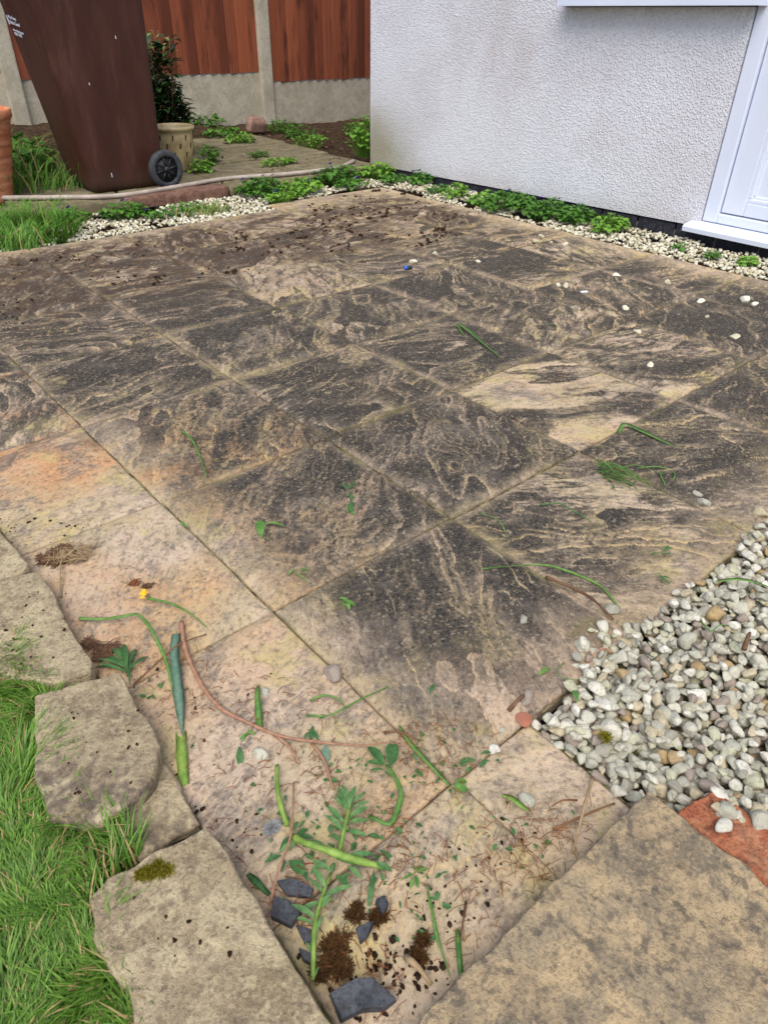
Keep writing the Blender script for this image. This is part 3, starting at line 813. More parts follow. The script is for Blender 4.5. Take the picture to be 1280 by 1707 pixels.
def make_stones():
    G = 'flat stones edging the lawn'
    stone('edging_stone', 'flat stone corner cut off by the picture edge, farthest of the edging stones', 'stone',
          [(-90, 830), (0, 885), (48, 940), (40, 955), (0, 968), (-110, 985)], 0.002, 0.032, 'edging_stone', 3, G)
    stone('edging_stone', 'flat grey edging stone with soil specks beside the pile of dry needles', 'stone',
          [(-120, 990), (0, 966), (60, 950), (92, 992), (128, 1062), (157, 1106), (150, 1120), (90, 1138), (20, 1128), (-120, 1100)], 0.002, 0.035, 'edging_stone', 5, G)
    stone('edging_stone', 'lower step of sandstone half hidden beneath the dark-stained edging stone', 'stone',
          [(170, 1290), (268, 1262), (300, 1310), (332, 1372), (240, 1428), (150, 1410), (150, 1340)], 0.002, 0.016, 'edging_stone', 8, G)
    stone('edging_stone', 'rounded edging stone with a dark purple stain on its lower half', 'stone',
          [(58, 1158), (196, 1119), (232, 1176), (269, 1238), (258, 1296), (206, 1346), (166, 1369), (84, 1366), (60, 1290)],
          0.020, 0.030, 'edging_stone', 13, G)
    stone('edging_stone', 'large speckled stone slab carrying a tuft of yellow-green moss by the lawn', 'stone',
          [(345, 1378), (368, 1402), (470, 1570), (570, 1735), (480, 1800), (262, 1790), (205, 1640), (160, 1565), (148, 1498), (180, 1462), (240, 1430)],
          0.004, 0.045, 'edging_stone', 21, G, rings=40)
    stone('corner_slab', 'big raised ochre and grey mottled slab next to the broken red brick', 'slab',
          [(1080, 1318), (1180, 1392), (1290, 1480), (1500, 1650), (1350, 1950), (900, 2050), (640, 1800), (700, 1697), (800, 1595), (900, 1496), (990, 1402)],
          0.004, 0.040, 'corner_slab', 34, None, rings=48)
    stone('broken_brick', 'broken orange-red brick lying at the edge of the pebbles', 'brick',
          [(1188, 1316), (1225, 1340), (1310, 1395), (1350, 1460), (1300, 1495), (1128, 1352), (1150, 1330)], 0.0, 0.040, 'old_brick', 40, None, rough=.004, jag=.006)
    # slate shards
    sl = [([(462, 1470), (490, 1466), (522, 1482), (518, 1496), (478, 1492)], 'small dark slate shard topmost of the slate pieces beside the leafy stem', .008, 51),
          ([(458, 1496), (482, 1502), (503, 1520), (486, 1545), (452, 1528)], 'squarish dark slate shard with its corner against the large mossy stone', .012, 52),
          ([(494, 1542), (520, 1550), (524, 1568), (508, 1572)], 'small triangular slate shard just under the squarish one', .009, 53),
          ([(498, 1582), (524, 1592), (522, 1610), (504, 1600)], 'smallest slate shard half under the pale end of the leafy stem', .009, 54),
          ([(624, 1500), (638, 1492), (646, 1506), (636, 1522)], 'upright grey slate chip with pale stripes', .018, 55),
          ([(594, 1546), (624, 1536), (612, 1560), (600, 1568)], 'wedge of grey slate between two dark moss tufts', .014, 56),
          ([(548, 1655), (590, 1632), (618, 1630), (658, 1662), (640, 1676), (600, 1680), (566, 1698)], 'largest charcoal slate fragment at the bottom of the photo', .020, 57)]
    for px, lab, th, sdn in sl:
        rr = random.Random(sdn)
        pts = [at(x, y, th) for x, y in px]
        c = sum(pts, Vector()) / len(pts)
        # split every side once and nudge it: broken, sharp outline
        q = []
        for a, b in zip(pts, pts[1:] + pts[:1]):
            q.append(a - c); m_ = a.lerp(b, rr.uniform(.35, .65)) - c; q.append(m_ * rr.uniform(.93, 1.06))
        n = len(q); mb = MB()
        top = [(v.x, v.y, th * (1 + .12 * math.sin(v.x * 90 + sdn))) for v in q]; mid_ = [(v.x * 1.04, v.y * 1.04, th * .5) for v in q]; bot = [(v.x * .97, v.y * .97, 0) for v in q]
        fs = [tuple(range(n)), tuple(range(3 * n - 1, 2 * n - 1, -1))]
        for k in range(n):
            k2 = (k + 1) % n
            fs += [(k, n + k, n + k2, k2), (n + k, 2 * n + k, 2 * n + k2, n + k2)]
        mb.add(top + mid_ + bot, fs)
        o = mb.build('slate_shard', M['slate'], None, False, (c.x, c.y, .003), (rr.uniform(-.06, .12), rr.uniform(-.1, .1), 0))
        bevel(o, .0006, 1); o['seed'] = float(sdn)
        tag(o, lab, 'slate', 'slate fragments')


make_stones()


# ------------------------------------------------------------------ pebbles
def pebble_mesh(seed, sub=3, flat=0.62, planes=10):
    rng = np.random.default_rng(seed)
    bm = bmesh.new(); bmesh.ops.create_icosphere(bm, subdivisions=sub, radius=1.0)
    D = np.array([v.co[:] for v in bm.verts]); F = np.array([[v.index for v in f.verts] for f in bm.faces])
    bm.free()
    D /= np.linalg.norm(D, axis=1)[:, None]
    N = rng.normal(size=(planes, 3)); N /= np.linalg.norm(N, axis=1)[:, None]
    off = rng.uniform(0.56, 1.0, planes)
    dots = D @ N.T
    rr = np.where(dots > 0.05, off / np.maximum(dots, 0.05), 9.0)
    k = 22.0
    r = (np.sum(np.minimum(rr, 3.0) ** -k, axis=1) + 1.25 ** -k) ** (-1 / k)
    P = D * r[:, None] * np.array([1.0, rng.uniform(0.65, 0.95), flat * rng.uniform(0.8, 1.25)])
    return P / np.abs(P[:, 0]).max(), F


PEB = [pebble_mesh(200 + k) for k in range(14)]
PEB_LOW = [pebble_mesh(300 + k, 1) for k in range(10)]
PEB_ME = [mesh_np('pebble', P, F) for P, F in PEB]
for me_ in PEB_ME: me_.materials.append(M['pebble'])
PALE_ME = [mesh_np('pebble', P, F) for P, F in PEB]
for me_ in PALE_ME: me_.materials.append(M['pale_pebble'])


def rotm(rng, amt=0.5):
    a, b, c = rng.uniform(-amt, amt), rng.uniform(-amt, amt), rng.uniform(0, 6.283)
    ca, sa, cb, sb, cc, sc = math.cos(a), math.sin(a), math.cos(b), math.sin(b), math.cos(c), math.sin(c)
    Rx = np.array([[1, 0, 0], [0, ca, -sa], [0, sa, ca]]); Ry = np.array([[cb, 0, sb], [0, 1, 0], [-sb, 0, cb]]); Rz = np.array([[cc, -sc, 0], [sc, cc, 0], [0, 0, 1]])
    return Rz @ Ry @ Rx


def pebble_heap(name, items, lib, mat, parent=None, rng=None, flat=1.0):
    co = []; fs = []; o = 0
    for (x, y, z, r) in items:
        P, F = lib[rng.integers(len(lib))]
        Q = ((P * r) @ rotm(rng).T) * np.array([1, 1, flat]) + np.array([x, y, z])
        co.append(Q); fs.append(F + o); o += len(P)
    return link(name, mesh_np(name, np.concatenate(co), np.concatenate(fs)), mat, parent)


def make_gravel_bed():
    rng = np.random.default_rng(5)
    root = empty('gravel_bed', (0.5, -0.6, 0))
    tag(root, 'bed of rounded grey-white pebbles in the patio corner', 'gravel', kind='stuff')
    items = []
    corner = [tuple(at(1078, 1322, .03)[:2])]
    def inside(x, y):
        if x < 0.157: return False
        lim = -0.450 + 0.012 * math.sin(x * 23) + (0.05 * max(0, 1 - abs(x - 0.40) / 0.12))
        if y > lim: return False
        # not under the raised slab
        if y < -0.66 and x < 0.20 + (-(y + 0.66)) * 0.04: return False
        return x < 1.25 and y > -1.05
    sp = 0.0195
    for layer, (zl, keep) in enumerate(((-0.014, 1.0), (0.000, 1.0), (0.012, 0.75))):
        y = -1.05
        row = 0
        while y < -0.38:
            x = 0.157 + (row % 2) * sp / 2 + layer * 0.009
            while x < 1.25:
                xx = x + rng.uniform(-.007, .007); yy = y + rng.uniform(-.007, .007)
                if inside(xx, yy) and rng.random() < keep:
                    edge_drop = 0.0
                    items.append((xx, yy, zl + rng.uniform(-.004, .005) - edge_drop, float(rng.choice([.0075, .0098, .0120, .0146, .0178], p=[.18, .28, .29, .19, .06]))))
                x += sp
            y += sp * 0.87; row += 1
    for _ in range(26):
        a_ = at(rng.uniform(1180, 1290), rng.uniform(1322, 1372), .04); items.append((a_.x, a_.y, .034 + rng.uniform(-.004, .010), float(rng.uniform(.008, .014))))
    d = [math.dist((a[0], a[1]), (CAM[0], CAM[1])) for a in items]
    def seen(a):
        v = np.array(a[:3]) - CAM; w = v @ CF
        if w < 0.2: return False
        px = 640 + FPX * (v @ CR) / w; py = 853.5 - FPX * (v @ CU) / w
        return -10 < px < 1290 and py < 1500
    order = sorted(range(len(items)), key=lambda k: (not (seen(items[k]) and items[k][2] > -0.002), d[k]))
    near = order[:300]; rest = order[300:]
    for k in near:
        x, y, z, r = items[k]
        o = link('pebble', PEB_ME[int(rng.integers(14))], None, root)
        o.location = (x - 0.5, y + 0.6, z); o.scale = (r, r, r)
        o.rotation_euler = (rng.uniform(-.5, .5), rng.uniform(-.5, .5), rng.uniform(0, 6.28))
    gb = MB(); gb.box((-.345, -.46, -.06), (.78, .135, -.020)); gb.build('grit_base', M['joint'], root, False)
    h = pebble_heap('pebbles', [(items[k][0] - .5, items[k][1] + .6, items[k][2], items[k][3]) for k in rest], PEB, M['pebble'], root, rng)
    h['kind'] = 'stuff'


make_gravel_bed()


def make_strips():
    rng = np.random.default_rng(8)
    items = []
    # foot of the house wall
    y = 0.2
    while y < 2.85:
        x = 2.70
        while x < 3.0:
            if rng.random() < 0.92 and vnoise(np.array([x * 9]), np.array([y * 9]), 4)[0] > .2 + .25 * (y > 1.4):
                items.append((x + rng.uniform(-.006, .006), y + rng.uniform(-.006, .006), -0.008 + rng.uniform(-.004, .012) + 0.012 * (x - 2.7) / .3, rng.uniform(.008, .0145)))
            x += 0.0185
        y += 0.0165
    o = pebble_heap('gravel_strip', items, PEB_LOW, M['pale_pebble'], None, rng)
    tag(o, 'narrow strip of pale chippings along the foot of the white house wall', 'gravel', kind='stuff')
    items = []
    x = 0.2
    while x < 3.0:
        y = 2.73
        while y < 3.22:
            if rng.random() < 0.9 and (x < 1.8 or y > 2.88) and vnoise(np.array([x * 8]), np.array([y * 8]), 6)[0] > .3 + .25 * (x > 1.75) + .12 * (y > 3.0):
                items.append((x + rng.uniform(-.006, .006), y + rng.uniform(-.006, .006), -0.010 + rng.uniform(-.004, .012), rng.uniform(.008, .0145)))
            y += 0.0185
        x += 0.0175
    o = pebble_heap('gravel_strip', items, PEB_LOW, M['pale_pebble'], None, rng)
    tag(o, 'strip of pale chippings between the patio and the raised path kerb', 'gravel', kind='stuff')


make_strips()


# ------------------------------------------------------------------ house
def make_house():
    XW, YC = 3.02, 3.375
    root = empty('house', (XW, YC, 0))
    tag(root, 'white roughcast house wall with window sill and white plastic door', 'house')
    b0 = lambda y: 0.037 + (YC - y) * 0.0145           # the render stops a little above the paving
    Y_open0, Y_open1, DTOP = -0.12, 0.885, 2.12         # door opening
    W0, W1, WZ0, WZ1 = 0.86, 1.93, 0.965, 1.95          # window opening
    mb = MB()
    def panel(ya, yb, za, zb):
        mb.add([(0, ya - YC, za(ya)), (0, yb - YC, za(yb)), (0, yb - YC, zb), (0, ya - YC, zb)], [(0, 1, 2, 3)])
        mb.add([(.11, ya - YC, za(ya)), (.11, yb - YC, za(yb)), (.11, yb - YC, zb), (.11, ya - YC, zb)], [(3, 2, 1, 0)])
        mb.add([(0, ya - YC, za(ya)), (0, yb - YC, za(yb)), (.11, yb - YC, za(yb)), (.11, ya - YC, za(ya))], [(0, 1, 2, 3)])
        mb.add([(0, ya - YC, zb), (0, yb - YC, zb), (.11, yb - YC, zb), (.11, ya - YC, zb)], [(3, 2, 1, 0)])
        for yy in (ya, yb):
            mb.add([(0, yy - YC, za(yy)), (.11, yy - YC, za(yy)), (.11, yy - YC, zb), (0, yy - YC, zb)], [(0, 1, 2, 3)])
    k = lambda z: (lambda y: z)
    panel(W1, YC, b0, 2.7)
    panel(W0 + .025, W1, b0, WZ0 - .03)
    panel(W0 + .025, W1, k(WZ1), 2.7)
    panel(-3.5, Y_open0, b0, 2.7)
    panel(Y_open0, Y_open1, k(DTOP), 2.7)
    # gable return and roof slab
    mb.add([(0, 0, .037), (5, 0, .037), (5, 0, 2.7), (0, 0, 2.7)], [(0, 1, 2, 3)])
    mb.build('render_wall', M['render'], root, False)
    mb = MB(); mb.box((-.25, -7.2, 2.7), (5.2, .25, 2.8)); mb.build('eaves', M['upvc'], root, False)
    mb = MB(); mb.box((.013, -6.8, -.12), (.10, -.006, .034)); mb.build('plinth_mortar', M['plinth_joint'], root, False)
    rng = random.Random(3)
    y = -0.012
    kbr = 0
    while y > -3.2:
        L = .215
        y1 = y - L + .01
        zt = b0(YC + (y + y1) / 2) - .008
        m2 = MB(); m2.box((.004 + rng.uniform(0, .004), y1, -.11), (.05, y, zt))
        bevel(m2.build('plinth_brick', M['bitumen'], root, False), .003, 1)
        y -= L; kbr += 1
    # window sill
    m = MB()
    prof = [(-.085, .939), (-.085, .976), (-.080, .982), (.02, 1.0), (.02, .939)]
    vs = [(x, 1.842 - YC, z) for x, z in prof] + [(x, W0 - .02 - YC, z) for x, z in prof]
    n = len(prof)
    m.add(vs, [tuple(range(n)), tuple(range(2 * n - 1, n - 1, -1))] + [(i, i + n, (i + 1) % n + n, (i + 1) % n) for i in range(n)])
    m.build('window_sill', M['upvc'], root, False)
    m = MB()
    for a, b in (((.05, W0 - YC, 1.002), (.10, W0 + .06 - YC, WZ1)), ((.05, W1 - .06 - YC, 1.002), (.10, W1 - YC, WZ1)), ((.052, W0 + .06 - YC, 1.002), (.098, W1 - .06 - YC, 1.05)), ((.052, W0 + .06 - YC, WZ1 - .06), (.098, W1 - .06 - YC, WZ1))):
        m.box(a, b)
    wf = m.build('window_frame', M['upvc'], root, False)
    m = MB(); m.box((.07, W0 + .06 - YC, 1.05), (.08, W1 - .06 - YC, WZ1 - .06)); m.build('window_pane', M['glass'], wf, False)
    # door: frame, leaf, moulded panels, threshold
    def bar(mm, a, b, bev): mm.box(a, b)
    JX = .012                                            # frame set slightly back in the reveal
    m = MB()
    m.box((JX, Y_open1 - .075 - YC, .100), (JX + .07, Y_open1 - .006 - YC, DTOP - .004))
    m.box((JX, Y_open0 + .006 - YC, .100), (JX + .07, Y_open0 + .075 - YC, DTOP - .004))
    m.box((JX + .002, Y_open0 + .075 - YC, .100), (JX + .068, Y_open1 - .075 - YC, .142))
    m.box((JX + .002, Y_open0 + .075 - YC, DTOP - .07), (JX + .068, Y_open1 - .075 - YC, DTOP - .004))
    bevel(m.build('door_frame', M['upvc'], root, False), .006, 2)
    a0, a1 = Y_open0 + .080, Y_open1 - .080
    leaf = MB()
    LX = JX + .016
    leaf.box((LX, a1 - .105 - YC, .147), (LX + .05, a1 - YC, DTOP - .076))
    leaf.box((LX, a0 - YC, .147), (LX + .05, a0 + .105 - YC, DTOP - .076))
    leaf.box((LX + .001, a0 + .105 - YC, .147), (LX + .049, a1 - .105 - YC, .205))
    leaf.box((LX + .001, a0 + .105 - YC, .90), (LX + .049, a1 - .105 - YC, 1.0))
    leaf.box((LX + .001, a0 + .105 - YC, DTOP - .18), (LX + .049, a1 - .105 - YC, DTOP - .076))
    d = bevel(leaf.build('door_leaf', M['upvc'], root, False), .005, 2)
    m = MB(); m.box((LX + .018, a0 + .10 - YC, .20), (LX + .034, a1 - .10 - YC, .905)); m.build('door_panel', M['upvc'], d, False)
    # raised moulding round the lower panel
    m = MB()
    for inset, px0, px1 in ((.0, .004, .020), (.012, .010, .0205)):
        y0_, y1_ = a0 + .105 + inset, a1 - .105 - inset; z0_, z1_ = .205 + inset, .90 - inset
        m.box((LX + px0, y0_ - YC, z0_), (LX + px1, y1_ - YC, z0_ + .018))
        m.box((LX + px0, y0_ - YC, z1_ - .018), (LX + px1, y1_ - YC, z1_))
        m.box((LX + px0 + .0005, y0_ - YC, z0_ + .018), (LX + px1, y0_ + .018 - YC, z1_ - .018))
        m.box((LX + px0 + .0005, y1_ - .018 - YC, z0_ + .018), (LX + px1, y1_ - YC, z1_ - .018))
    bevel(m.build('panel_moulding', M['upvc'], d, False), .004, 2)
    m = MB(); m.box((LX + .02, a0 + .10 - YC, .995), (LX + .03, a1 - .10 - YC, DTOP - .175)); m.build('door_pane', M['glass'], d, False)
    m = MB()
    prof = [(-.072, .058), (-.074, .078), (-.066, .085), (.012, .097), (.08, .097), (.08, .058)]
    n = len(prof)
    vs = [(x, .925 - YC, z) for x, z in prof] + [(x, Y_open0 - .1 - YC, z) for x, z in prof]
    m.add(vs, [tuple(range(n)), tuple(range(2 * n - 1, n - 1, -1))] + [(i, i + n, (i + 1) % n + n, (i + 1) % n) for i in range(n)])
    m.build('door_threshold', M['upvc'], root, False)
    # dark interior behind the openings
    m = MB(); m.box((.2, -6.8, -.1), (4.9, -.1, 2.69)); m.build('core', M['plinth_joint'], root, False)


make_house()


# ------------------------------------------------------------------ fence
def make_fence():
    YF = 5.55
    for x, lab in ((3.57, 'pale concrete fence post between the two wooden panels near the house'), (1.375, 'pale concrete fence post behind the terracotta pot')):
        m = MB(); m.box((-.06, -.055, -.3), (.06, .06, 2.0))
        o = bevel(m.build('fence_post', M['concrete'], None, False, (x, YF, 0)), .012, 2)
        o['seed'] = x
        tag(o, lab, 'post', 'concrete fence posts')
    rng = random.Random(17)
    spec = [(1.44, 3.508, .475, 'feather-edge wooden fence panel behind the brown bin and shrub'),
            (3.632, 5.55, .398, 'feather-edge wooden fence panel meeting the white house corner'),
            (-.75, 1.312, .52, 'feather-edge wooden fence panel beyond the terracotta pot')]
    for x0, x1, zb, lab in spec:
        root = empty('wooden_fence', (x0, YF, zb)); tag(root, lab, 'fence', 'wooden fence panels')
        wd = .098
        nb = int((x1 - x0) / wd); wd = (x1 - x0) / nb
        for k in range(nb):
            w = wd + .014
            t0, t1 = .005, .016
            dz = rng.uniform(-.006, .004)
            a = k * wd
            me = bpy.data.meshes.new('board')
            y_thick = -.022 - rng.uniform(0, .004)
            vs = []
            for z in (dz, 1.5):
                vs += [(0, -.004, z), (0, y_thick, z), (w * .12, y_thick, z), (w, -.010, z), (w, -.004, z)]
            fs = [(0, 1, 2, 3, 4), (9, 8, 7, 6, 5), (0, 5, 6, 1), (1, 6, 7, 2), (2, 7, 8, 3), (3, 8, 9, 4), (4, 9, 5, 0)]
            me.from_pydata(vs, [], fs); me.update()
            bmx = bmesh.new(); bmx.from_mesh(me); bmesh.ops.recalc_face_normals(bmx, faces=bmx.faces); bmx.to_mesh(me); bmx.free()
            link('board', me, M['timber'], root, (a, 0, 0), (0, rng.uniform(-.004, .004), 0))
        for z in (.25, 1.25):
            m = MB(); m.box((0, -.003, z), (x1 - x0, .04, z + .07)); m.build('rail', M['timber'], root, False)
        g = MB(); g.box((x0 - .02, -.024, zb - .62), (x1 + .02, .024, zb - .006))
        go = bevel(g.build('gravel_board', M['concrete'], None, False, (0, YF + .012, 0)), .008, 2)
        go['seed'] = x0
        tag(go, 'concrete gravel board under the ' + {1.44: 'panel behind the brown bin', 3.632: 'panel meeting the white house corner', -.75: 'panel beyond the terracotta pot'}[x0], 'board', 'concrete gravel boards')


make_fence()


# ------------------------------------------------------------------ raised path
def block(name, x0, x1, y0, y1, z0, z1, mat, seed, rz=0.0, parent=None, bev=.01):
    me, c = outline_mesh(name, [(x0, y0), (x1, y0), (x1, y1), (x0, y1)], z1 - z0, seed, rings=16, rough=.004, round_=.007, jag=.004, step=.014)
    o = link(name, me, M[mat], parent, (c.x, c.y, z0), (0, 0, rz))
    o['seed'] = float(seed)
    return o


def make_path():
    root = empty('path', (0, 0, 0)); tag(root, 'raised path of mossy concrete slabs by the bin', 'path', kind='structure')
    k = 0
    for (x0, x1, y0, y1, dz) in ((1.82, 2.42, 3.30, 3.88, .0), (2.43, 2.98, 3.30, 3.82, .003), (1.84, 2.40, 3.90, 4.46, .012), (2.42, 3.0, 3.84, 4.42, .010),
                                 (2.44, 3.02, 4.44, 4.98, .018), (1.20, 1.80, 3.32, 3.92, -.002), (.62, 1.18, 3.42, 4.0, -.004)):
        block('path_slab', x0, x1, y0, y1, 0.0, .052 + dz, 'path_slab', 60 + k, random.uniform(-.01, .01), root); k += 1
    # kerb pieces along the front
    a = block('kerb_block', .45, 1.155, 3.235, 3.38, -.02, .050, 'path_slab', 80, -.14)
    tag(a, 'mossy grey kerb block at the end of the path, half hidden by long grass', 'kerb', 'path kerb blocks')
    a = block('kerb_block', 1.14, 1.765, 3.175, 3.30, .000, .054, 'red_kerb', 81, .0)
    tag(a, 'reddish brown kerb block in front of the bin wheel', 'kerb', 'path kerb blocks')
    a = block('kerb_block', 1.775, 2.40, 3.185, 3.29, -.03, .050, 'path_slab', 82, .02)
    tag(a, 'grey kerb block joining the reddish brown one', 'kerb', 'path kerb blocks')
    a = block('kerb_block', 2.41, 2.98, 3.195, 3.29, -.03, .048, 'path_slab', 83, .02)
    tag(a, 'grey kerb block ending at the house corner', 'kerb', 'path kerb blocks')
    a = block('kerb_block', 1.30, 1.80, 3.19, 3.27, -.05, -.004, 'path_slab', 84, .0)
    tag(a, 'sunken grey block beneath the reddish brown kerb', 'kerb', 'path kerb blocks')
    poly = [(0, .02), (.16, 0), (.20, .05), (.19, .12), (.05, .12), (0, .08)]
    me, c = outline_mesh('rubble_block', poly, .10, 90, rings=12, rough=.006, round_=.02, step=.015)
    o = link('rubble_block', me, M['pink_stone'], None, (3.10, 5.02, .09), (.15, .1, .3)); o['seed'] = 4.4
    tag(o, 'pinkish stone block lying at the foot of the concrete fence post', 'stone')


make_path()


# ------------------------------------------------------------------ bin
def rrect(hx, hy, r, cx=0.0, cy=0.0, seg=5):
    out = []
    for qx, qy, a0 in ((1, 1, 0), (-1, 1, 90), (-1, -1, 180), (1, -1, 270)):
        for k in range(seg + 1):
            a = RAD(a0 + 90 * k / seg)
            out.append((cx + qx * (hx - r) + r * math.cos(a), cy + qy * (hy - r) + r * math.sin(a)))
    return out


def loft(sections):
    """sections: list of (list of xy, z)"""
    mb = MB(); n = len(sections[0][0])
    vs = [(x, y, z) for pts, z in sections for x, y in pts]; fs = []
    for i in range(len(sections) - 1):
        for k in range(n):
            fs.append((i * n + k, i * n + (k + 1) % n, (i + 1) * n + (k + 1) % n, (i + 1) * n + k))
    fs.append(tuple(range(n))[::-1]); fs.append(tuple((len(sections) - 1) * n + k for k in range(n)))
    mb.add(vs, fs)
    return mb


def make_bin():
    bx, by, bz = 1.26, 3.62, 0.052
    root = empty('wheelie_bin', (bx, by, bz)); tag(root, 'tall brown wheeled rubbish bin with white lettering', 'bin')
    sec = []
    for t in (0, .03, .06, .1, .3, .5, .7, .9, .965):
        z = t * 1.0
        u = z
        x0 = -.195 - .165 * u; x1 = .240 + .008 * u; y0 = -.185 - .06 * u; y1 = .185 + .05 * u
        r = .035 + .01 * u
        ins = .012 if t == 0 else 0
        sec.append((rrect((x1 - x0) / 2 - ins, (y1 - y0) / 2 - ins, r, (x0 + x1) / 2, (y0 + y1) / 2), z))
    body = loft(sec).build('body', M['bin'], root)
    m = body.data
    rim = loft([(rrect(.325, .262, .05, -.045, 0), .955), (rrect(.332, .268, .05, -.045, 0), .965), (rrect(.332, .268, .05, -.045, 0), .995), (rrect(.322, .26, .05, -.045, 0), 1.0)])
    rim.build('rim', M['bin'], root)
    lid = loft([(rrect(.34, .275, .06, -.05, 0), 1.002), (rrect(.345, .28, .06, -.05, 0), 1.02), (rrect(.31, .25, .06, -.04, 0), 1.055), (rrect(.2, .16, .06, -.03, 0), 1.07)])
    lid.build('lid', M['bin'], root)
    hd = MB(); hd.tube([(.27, -.2, .98), (.36, -.2, 1.0), (.36, .2, 1.0), (.27, .2, .98)], .016, 8); hd.build('handle', M['bin'], root)
    ax = MB(); ax.tube([(.20, -.30, .1), (.20, .26, .1)], .012, 10); ax.build('axle', M['black_plastic'], root)
    for s in (-1, 1):
        wy = -.275 if s < 0 else .24
        w = empty('wheel'); w.parent = root; w.location = (.205, wy, .1)
        ty = MB(); n = 40
        prof = [(.068, -.020), (.074, -.024), (.090, -.024), (.099, -.014), (.100, 0), (.099, .014), (.090, .024), (.074, .024), (.068, .020)]
        vs = []; fs = []
        for i in range(n):
            a = 2 * math.pi * i / n
            vs += [(r * math.cos(a), y, r * math.sin(a)) for r, y in prof]
        k = len(prof)
        for i in range(n):
            for q in range(k):
                fs.append((i * k + q, i * k + (q + 1) % k, ((i + 1) % n) * k + (q + 1) % k, ((i + 1) % n) * k + q))
        ty.add(vs, fs); ty.build('tyre', M['rubber'], w)
        rm = MB()
        rm.tube([(0, -.010, 0), (0, .012, 0)], .066, 32)
        rm.tube([(0, -.024, 0), (0, -.008, 0)], .017, 14)
        for q in range(8):
            a = 2 * math.pi * q / 8 + .2
            c_, s_ = math.cos(a), math.sin(a)
            rm.tube([(c_ * .014, -.016, s_ * .014), (c_ * .064, -.014, s_ * .064)], .005, 6)
        rm.build('rim', M['black_plastic'], w)
    # lettering on the front
    lines = [('Wyre Forest', .0, .0185), ('District Council', -.022, .0185), ('www.wyreforestdc.gov.uk', -.052, .0125), ('01562 732928', -.070, .0165)]
    zt = .80
    for s_, dz, size in lines:
        cu = bpy.data.curves.new('lettering', 'FONT'); cu.body = s_; cu.size = size * 1.15; cu.extrude = .0004; cu.offset = .0004
        cu.materials.append(M['white_print'])
        tmp = bpy.data.objects.new('text', cu); C.objects.link(tmp)
        me = bpy.data.meshes.new_from_object(tmp.evaluated_get(bpy.context.evaluated_depsgraph_get()))
        bpy.data.objects.remove(tmp)
        me.name = 'lettering'
        if not me.materials: me.materials.append(M['white_print'])
        o = link('lettering', me, None, root)
        z = zt + dz
        xf = -.195 - .165 * z - .0015
        # front face looks along -X: text runs along -Y, up the tapering face
        up = Vector((-.175, 0, 1)).normalized(); right = Vector((0, -1, -0.10)).normalized(); nrm = right.cross(up)
        up = nrm.cross(right)
        o.matrix_local = Matrix(((right.x, up.x, nrm.x, xf - .001), (right.y, up.y, nrm.y, .148), (right.z, up.z, nrm.z, z), (0, 0, 0, 1)))
    # small emblem left of the council name
    em = MB(); em.add([(0, 0, 0), (.016, 0, 0), (.022, .016, 0), (.018, .040, 0), (.002, .040, 0), (-.002, .02, 0)], [(0, 1, 2, 3, 4, 5)])
    e = em.build('emblem', M['white_print'], root, False)
    z = zt - .026; e.matrix_local = Matrix(((0, -.172, -.985, -.195 - .165 * z - .0022), (-1, 0, 0, .178), (0, .985, -.172, z), (0, 0, 0, 1)))
    # scuffs
    sc = MB()
    for (x, z, l) in ((-.085, .075, .022), (.06, .72, .014), (-.12, .52, .012)):
        yb = -.185 - .06 * z - .0012
        sc.add([(x, yb, z), (x + .005, yb, z), (x + .004, yb - .0008, z + l), (x - .001, yb - .0008, z + l)], [(0, 1, 2, 3)])
    sc.build('scuff_marks', M['white_print'], root, False)


make_bin()


# ------------------------------------------------------------------ pots
def lathe(prof, seg=48):
    mb = MB(); k = len(prof); vs = []; fs = []
    for i in range(seg):
        a = 2 * math.pi * i / seg
        vs += [(r * math.cos(a), r * math.sin(a), z) for r, z in prof]
    for i in range(seg):
        j = (i + 1) % seg
        for q in range(k - 1):
            fs.append((i * k + q, j * k + q, j * k + q + 1, i * k + q + 1))
    mb.add(vs, fs)
    return mb


